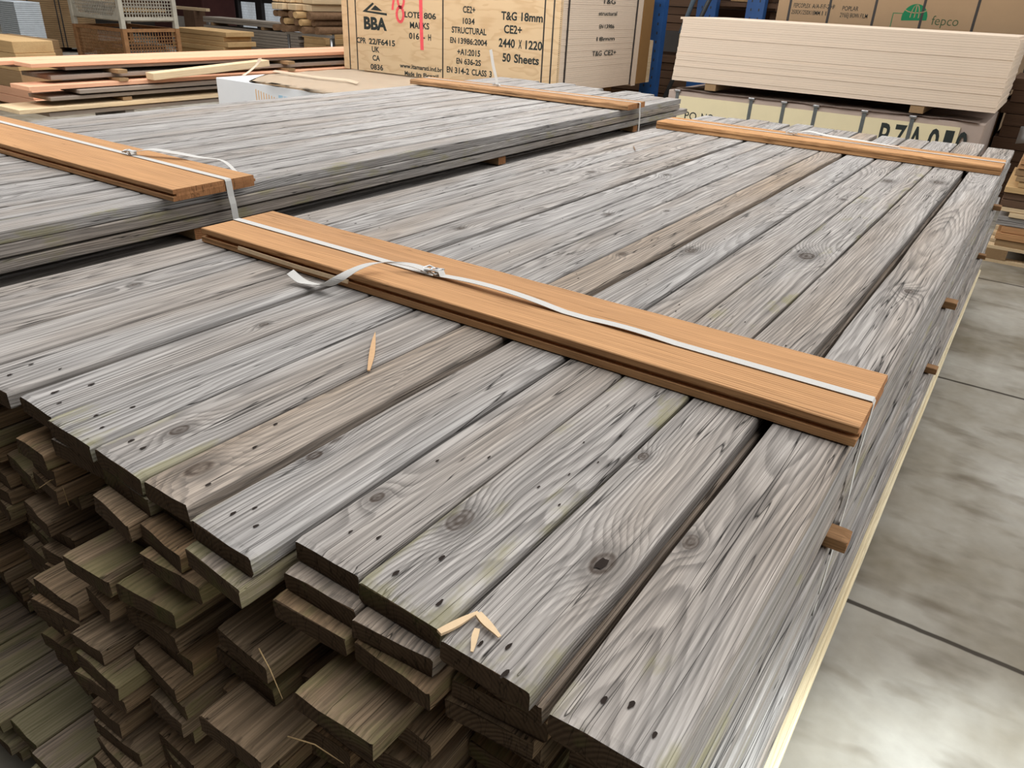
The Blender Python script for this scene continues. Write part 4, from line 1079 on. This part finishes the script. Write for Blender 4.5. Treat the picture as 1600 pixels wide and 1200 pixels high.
for i in range(9):
    add_box(bm, -.50 + i * .035, -.49 + i * .035, -.0016, -.0003, .63 - .01 * (i % 3), .745 - .006 * i)
mesh_obj('orange_print', bm, simple('faded_orange_print', (.75, .45, .20), .7), wp)
bm = bmesh.new()
for i in range(7): add_box(bm, -.19 + i * .07, -.135 + i * .07, -.0016, -.0003, .60, .725 - .004 * i)
mesh_obj('blue_print', bm, simple('faded_blue_print', (.40, .60, .76), .7), wp)

# ------------------------------------------------------------------ long planks pile
GR2 = simple('grey_brown_plank', (.30, .25, .21), .85, .3, 9, .1, 0, (6, .4, 6))
def plank(label, x0, x1, y0, y1, zt, th, mat, rz=0.0, group='planks of the long loose pile'):
    bm = bmesh.new(); add_box(bm, -(x1 - x0) / 2, (x1 - x0) / 2, 0, y1 - y0, 0, th, 0, .004)
    o = mesh_obj('long_plank', bm, mat); o.location = ((x0 + x1) / 2, y0, zt - th); o.rotation_euler = (0, 0, rz)
    return tag(o, label, 'plank', group)


plank('pink planed plank on top of the long pile, nearer the neighbouring stack', -7.62, -7.33, 3.45, 9.2, .905, .034, PINK)
plank('pink planed plank on top of the long pile, behind its twin', -7.95, -7.65, 3.25, 9.2, .905, .034, PINK)
plank('grey plank right under the two pink top planks', -7.75, -7.36, 3.75, 9.0, .868, .030, GR2)
plank('grey plank second under the pink top planks, far side', -8.1, -7.8, 3.5, 9.0, .868, .030, GR2)
plank('dark plank with waney edge below the grey plank of the long pile', -7.85, -7.34, 3.6, 9.0, .800, .036, GR2)
plank('pink plank sticking out in the middle of the long pile', -7.56, -7.24, 3.35, 8.9, .735, .036, PINK)
plank('broad grey plank below the middle pink plank', -7.52, -7.19, 3.75, 6.9, .690, .034, GR2)
plank('grey plank third below the middle pink plank', -7.60, -7.22, 3.5, 6.9, .640, .030, GR2)
plank('grey plank with pale split end in the lower long pile', -7.62, -7.18, 3.2, 6.9, .565, .036, CREAMW)
plank('dark plank under the split-ended plank of the long pile', -7.66, -7.20, 3.45, 6.9, .520, .034, GR2)
plank('lowest pink plank of the long pile near the neighbouring stack', -7.10, -6.90, 4.0, 4.7, .42, .03, CREAMW)
plank('lowest dark plank of the long pile', -7.60, -7.12, 3.6, 6.9, .36, .06, DARKW)
o = plank('pale planed beam lying askew on the long pile', -7.25, -7.12, 4.44, 5.78, .80, .062, CREAMW, R(-2)); o.rotation_euler.x = R(3.2)
for zt, h in ((.836, .034), (.762, .026), (.5995, .031), (.484, .122), (.298, .296)):
    for y in (4.2, 6.2):
        bm = bmesh.new(); add_box(bm, -.30, .24, -.045, .045, 0, h - .002)
        o = mesh_obj('bearer', bm, CONCR if h > .1 and h < .2 else TAN); o.location = (-7.46, y, zt - h + .001)
        tag(o, '%s bearer at %s height in the long plank pile' % ('nearer' if y < 5 else 'farther', {.034: 'top', .026: 'upper', .031: 'middle', .122: 'lower', .296: 'ground'}[h]), 'bearer', 'bearers in the long plank pile')
        if h > .2: o.scale.x = 1

# ------------------------------------------------------------------ left edge: tan beam ends and orange boards
for i, (z0_, z1_, xr, m) in enumerate(((.675, .815, -10.97, YELLOW), (.468, .674, -10.95, YELLOW), (.255, .467, -10.93, TAN), (.15, .254, -10.75, PINK), (.04, .149, -10.70, PINK))):
    bm = bmesh.new(); add_box(bm, -2.2, 0, 0, .5, 0, z1_ - z0_ - .002, 0, .006)
    o = mesh_obj('tan_beam', bm, wood_x('tan_beam_%d' % i, m)); o.location = (xr, 5.0, z0_); tag(o, 'thick tan beam end at the picture edge, %s from the top of its pile' % ORD1[i], 'beam', 'tan beams beside the long plank pile')
bm = bmesh.new(); add_box(bm, -2.2, -.1, .05, .45, 0, .0395)
o = mesh_obj('bearer', bm, TAN); o.location = (-10.7, 5.0, 0); tag(o, 'bearer under the thick tan beams', 'bearer')
for i, (z0_, z1_, xr) in enumerate(((.44, .585, -14.25), (.30, .4395, -14.20), (0.03, .2995, -14.15))):
    bm = bmesh.new(); add_box(bm, -1.6, 0, 0, .5, 0, z1_ - z0_ - .002, 0, .006)
    o = mesh_obj('tan_beam', bm, wood_x('brown_beam_%d' % i, TAN)); o.location = (xr, 6.75, z0_); tag(o, 'brownish beam end behind the thick tan beams, %s from the top' % ORD1[i], 'beam', 'brownish beams behind the tan ones')

# banded brown pack (25 boards high) and white-ended boards left of it
YAW = R(49)
bp = empty('banded_board_pack', (-18.85, 9.55, 0), YAW, 'tall brown pack of thin boards with dark bands, beside the mesh cages', 'pack')
bm = bmesh.new()
for i in range(26):
    for q in range(7): add_box(bm, -.66, .66, q * .142, q * .142 + .14, .10 + i * .0415, .10 + i * .0415 + .036)
mesh_obj('thin_boards', bm, TAN, bp)
for x in (-.5, 0, .5):
    bm = bmesh.new(); add_box(bm, x - .05, x + .05, .02, .95, 0, .0995); mesh_obj('foot', bm, TAN, bp)
for x in (-.42, .12, .2):
    bm = bmesh.new(); add_box(bm, -.012, .012, -.006, -.001, .1, 1.18); mesh_obj('band', bm, BAND, bp).location = (x, 0, 0)
bm = bmesh.new(); add_box(bm, -.75, .75, -.05, 1.05, 1.181, 1.20); mesh_obj('cover_sheet', bm, CREAMP, bp)
wq = empty('white_board_pack', (-18.0, 8.25, 0), 0, 'pack of white-ended boards at the edge, beside the brown banded pack', 'pack')
bm = bmesh.new()
for i in range(18): add_box(bm, -.40, .36, .0, .5, .36 + i * .038, .36 + i * .038 + .032)
mesh_obj('white_boards', bm, BLUEWHITE, wq)
bm = bmesh.new(); add_box(bm, -.38, .34, .02, .48, 0, .3595); mesh_obj('stand', bm, CONCR, wq)


# ------------------------------------------------------------------ wire mesh cages
def cage(label, loc, w, d, h, frame_m, mesh_m, fill):
    r = empty('mesh_cage', loc, 0, label, 'cage', 'steel mesh cages')
    bm = bmesh.new()
    for x in (-w, 0):
        for y in (0, d): add_box(bm, x - .035, x + .035, y - .035, y + .035, 0, h)
    for z_ in (.12, h - .05):
        for y in (0, d): add_box(bm, -w, 0, y - .02, y + .02, z_, z_ + .05)
        for x in (-w, 0): add_box(bm, x - .02, x + .02, 0, d, z_, z_ + .05)
    mesh_obj('frame', bm, frame_m, r)
    bm = bmesh.new(); st = .05
    for i in range(1, int(w / st)): add_box(bm, -i * st - .005, -i * st + .005, -.006, .006, .17, h - .05)
    for i in range(1, int((h - .2) / st)): add_box(bm, -w, 0, -.006, .006, .17 + i * st - .005, .17 + i * st + .005)
    mesh_obj('front_mesh', bm, mesh_m, r)
    bm = bmesh.new()
    for i in range(1, int(d / st)): add_box(bm, -.006, .006, i * st - .005, i * st + .005, .17, h - .05)
    for i in range(1, int((h - .2) / st)): add_box(bm, -.006, .006, 0, d, .17 + i * st - .005, .17 + i * st + .005)
    mesh_obj('side_mesh', bm, mesh_m, r)
    bm = bmesh.new(); add_box(bm, -w + .03, -.03, .03, d - .03, .10, .118); mesh_obj('floor_plate', bm, frame_m, r)
    bm = bmesh.new()
    f = .20
    for (x, sx) in ((-.03, -1), (-w + .03, 1)):
        add_poly_xz(bm, [(x, .17), (x + sx * f, .17), (x, .17 + f)], -.008, .004)
    mesh_obj('gusset', bm, frame_m, r)
    rr_ = random.Random(int(w * 100))
    bw = w / 2
    lev = int((h - .3) / .062)
    for i in range(lev * 4):
        bm = bmesh.new(); L = rr_.uniform(.6, .85) * d
        add_box(bm, -.055, .055, -L / 2, L / 2, -.024, .024, 0, .003)
        o = mesh_obj('offcut', bm, rr_.choice((TAN, DARKW, GR2, YELLOW)))
        o.location = (loc[0] - w + .2 + (i % 4) * (w - .4) / 3 + rr_.uniform(-.03, .03), loc[1] + d / 2 + rr_.uniform(-.02, .02), loc[2] + .146 + (i // 4) * .058)
        o.rotation_euler = (0, rr_.uniform(-.05, .05), rr_.uniform(-.2, .2))
        tag(o, 'timber offcut thrown into the %s mesh cage' % ('upper cream' if frame_m is CAGEW else 'lower rusty'), 'offcut', 'offcuts in the mesh cages')
    return r


cage('rusty steel mesh cage on the floor, the lower of two', (-12.7, 7.52, 0), 1.42, .95, .84, RUST, RUST, 18)
cage('worn cream mesh cage standing on the rusty one', (-12.7, 7.52, .842), 1.42, .95, .95, CAGEW, CAGEW, 18)

# ------------------------------------------------------------------ yellow boards, grey board pack, sticks
YX = wood_x('yellow_board_x', YELLOW)
for i in range(9):
    bm = bmesh.new(); add_box(bm, -1.55, 0, 0, .62, 0, .0795, 0, .005)
    o = mesh_obj('yellow_board', bm, YX); o.location = (-12.78 + [.04, .1, -.02, .07, .0, -.06, .05, -.1, .0][i], 9.5 + rs.uniform(-.03, .03), .02 + i * .0835)
    tag(o, 'thick yellow board beside the mesh cages, %s up from the floor' % ORD1[i], 'board', 'thick yellow boards')
GX = wood_x('grey_board_x', simple('pack_grey', (.32, .28, .24), .85, .3, 9, .1, 0, (6, .4, 6)))
for i in range(15):
    zt = .05 + i * .0535 + (.055 if i >= 13 else 0)
    for q in range(2):
        bm = bmesh.new(); add_box(bm, -3.0, 0, 0, .20, 0, .048, 0, .004)
        o = mesh_obj('grey_board', bm, GX); o.location = (-12.55 + rs.uniform(-.05, .05) + (.1 if i >= 13 else 0), 11.0 + q * .205 + rs.uniform(-.002, .002), zt)
        tag(o, 'long grey board in the far pack, %s layer up, %s row' % (ORD1[i], ('front', 'rear')[q]), 'board', 'boards of the far grey pack')
for x in (-15.2, -13.6):
    bm = bmesh.new(); add_box(bm, -.04, .04, 0, .4, 0, .0535)
    o = mesh_obj('bearer', bm, TAN); o.location = (x, 11.0, .05 + 13 * .0535 + .0005); tag(o, 'small bearer under the top boards of the far grey pack' + (', window end' if x < -15 else ', stick pile end'), 'bearer', 'bearers of the far grey pack')
    bm = bmesh.new(); add_box(bm, -.04, .04, 0, .4, 0, .0495)
    o = mesh_obj('bearer', bm, TAN); o.location = (x, 11.0, 0); tag(o, 'ground bearer of the far grey pack' + (', window end' if x < -15 else ', stick pile end'), 'bearer', 'bearers of the far grey pack')
for i in range(8):
    bm = bmesh.new(); add_box(bm, -.3, .3, 0, 1.0, 0, .095, 0, .004)
    o = mesh_obj('yellow_board', bm, YELLOW); o.location = (-12.12 + rs.uniform(-.03, .03), 11.0, .003 + i * .0985)
    tag(o, 'yellow sawn block end between grey pack and stick pile, %s up' % ORD1[i], 'block', 'yellow block ends')
bm = bmesh.new(); add_box(bm, -1.1, .35, 0, .05, 0, .78)
o = mesh_obj('grey_sheet', bm, CONCR); o.location = (-17.6, 12.3, 0); o.rotation_euler = (R(-8), 0, 0); tag(o, 'grey sheet leaning behind the yellow boards', 'sheet')
bm = bmesh.new(); add_box(bm, -1.3, .9, 0, 1.0, 0, 1.5, 0, .05)
o = mesh_obj('covered_pack', bm, MAROON); o.location = (-19.3, 13.1, 0); tag(o, 'dark red covered pack in front of the far windows', 'pack')
bm = bmesh.new(); add_box(bm, -.9, .4, 0, .1, 0, .06)
o = mesh_obj('pale_beam', bm, wood_x('pbm', CREAMW)); o.location = (-17.0, 11.9, .95); tag(o, 'pale short beam lying above the grey sheet', 'beam')
bm = bmesh.new(); add_box(bm, -.2, .2, 0, .3, 0, .949)
o = mesh_obj('carton_stack', bm, DARKW); o.location = (-17.2, 11.85, 0); tag(o, 'dark block under the pale short beam', 'block')
rk = empty('stick_rack', (-10.35, 9.3, 0), 0, 'small grey steel stand under the pile of sticks', 'stand')
for x in (-.5, .5):
    for y in (0, 1.0):
        bm = bmesh.new(); add_tube(bm, [(x, y, 0), (x, y, .86)], .022, 8); mesh_obj('leg', bm, WIRE, rk)
bm = bmesh.new(); add_box(bm, -.55, .55, -.03, .03, .861, .90); add_box(bm, -.55, .55, .97, 1.03, .861, .90); mesh_obj('cross_bar', bm, WIRE, rk)
rk2 = random.Random(8)
for lv in range(5):
    for q in range(7 - (lv % 2)):
        bm = bmesh.new(); rad = rk2.uniform(.045, .058)
        L = rk2.uniform(1.5, 1.8)
        half = rk2.random() < .5
        if lv >= 3: add_box(bm, -.06, .06, 0, L, -.045, .045, 0, .01)
        else: add_tube(bm, [(0, 0, 0), (rk2.uniform(-.02, .02), L / 2, 0), (0, L, 0)], [rad, rad * .96, rad * .9], 9)
        o = mesh_obj('split_stick', bm, CREAMW if lv >= 3 else (BARK if rk2.random() < .6 else YELLOW))
        o.location = (-10.35 - .46 + q * .145 + (.07 if lv % 2 else 0), 9.05 + rk2.uniform(-.12, .1), .965 + lv * .105)
        tag(o, 'rough stick in the pile on the steel stand, beside the stencilled crate', 'stick', 'sticks piled on the steel stand')
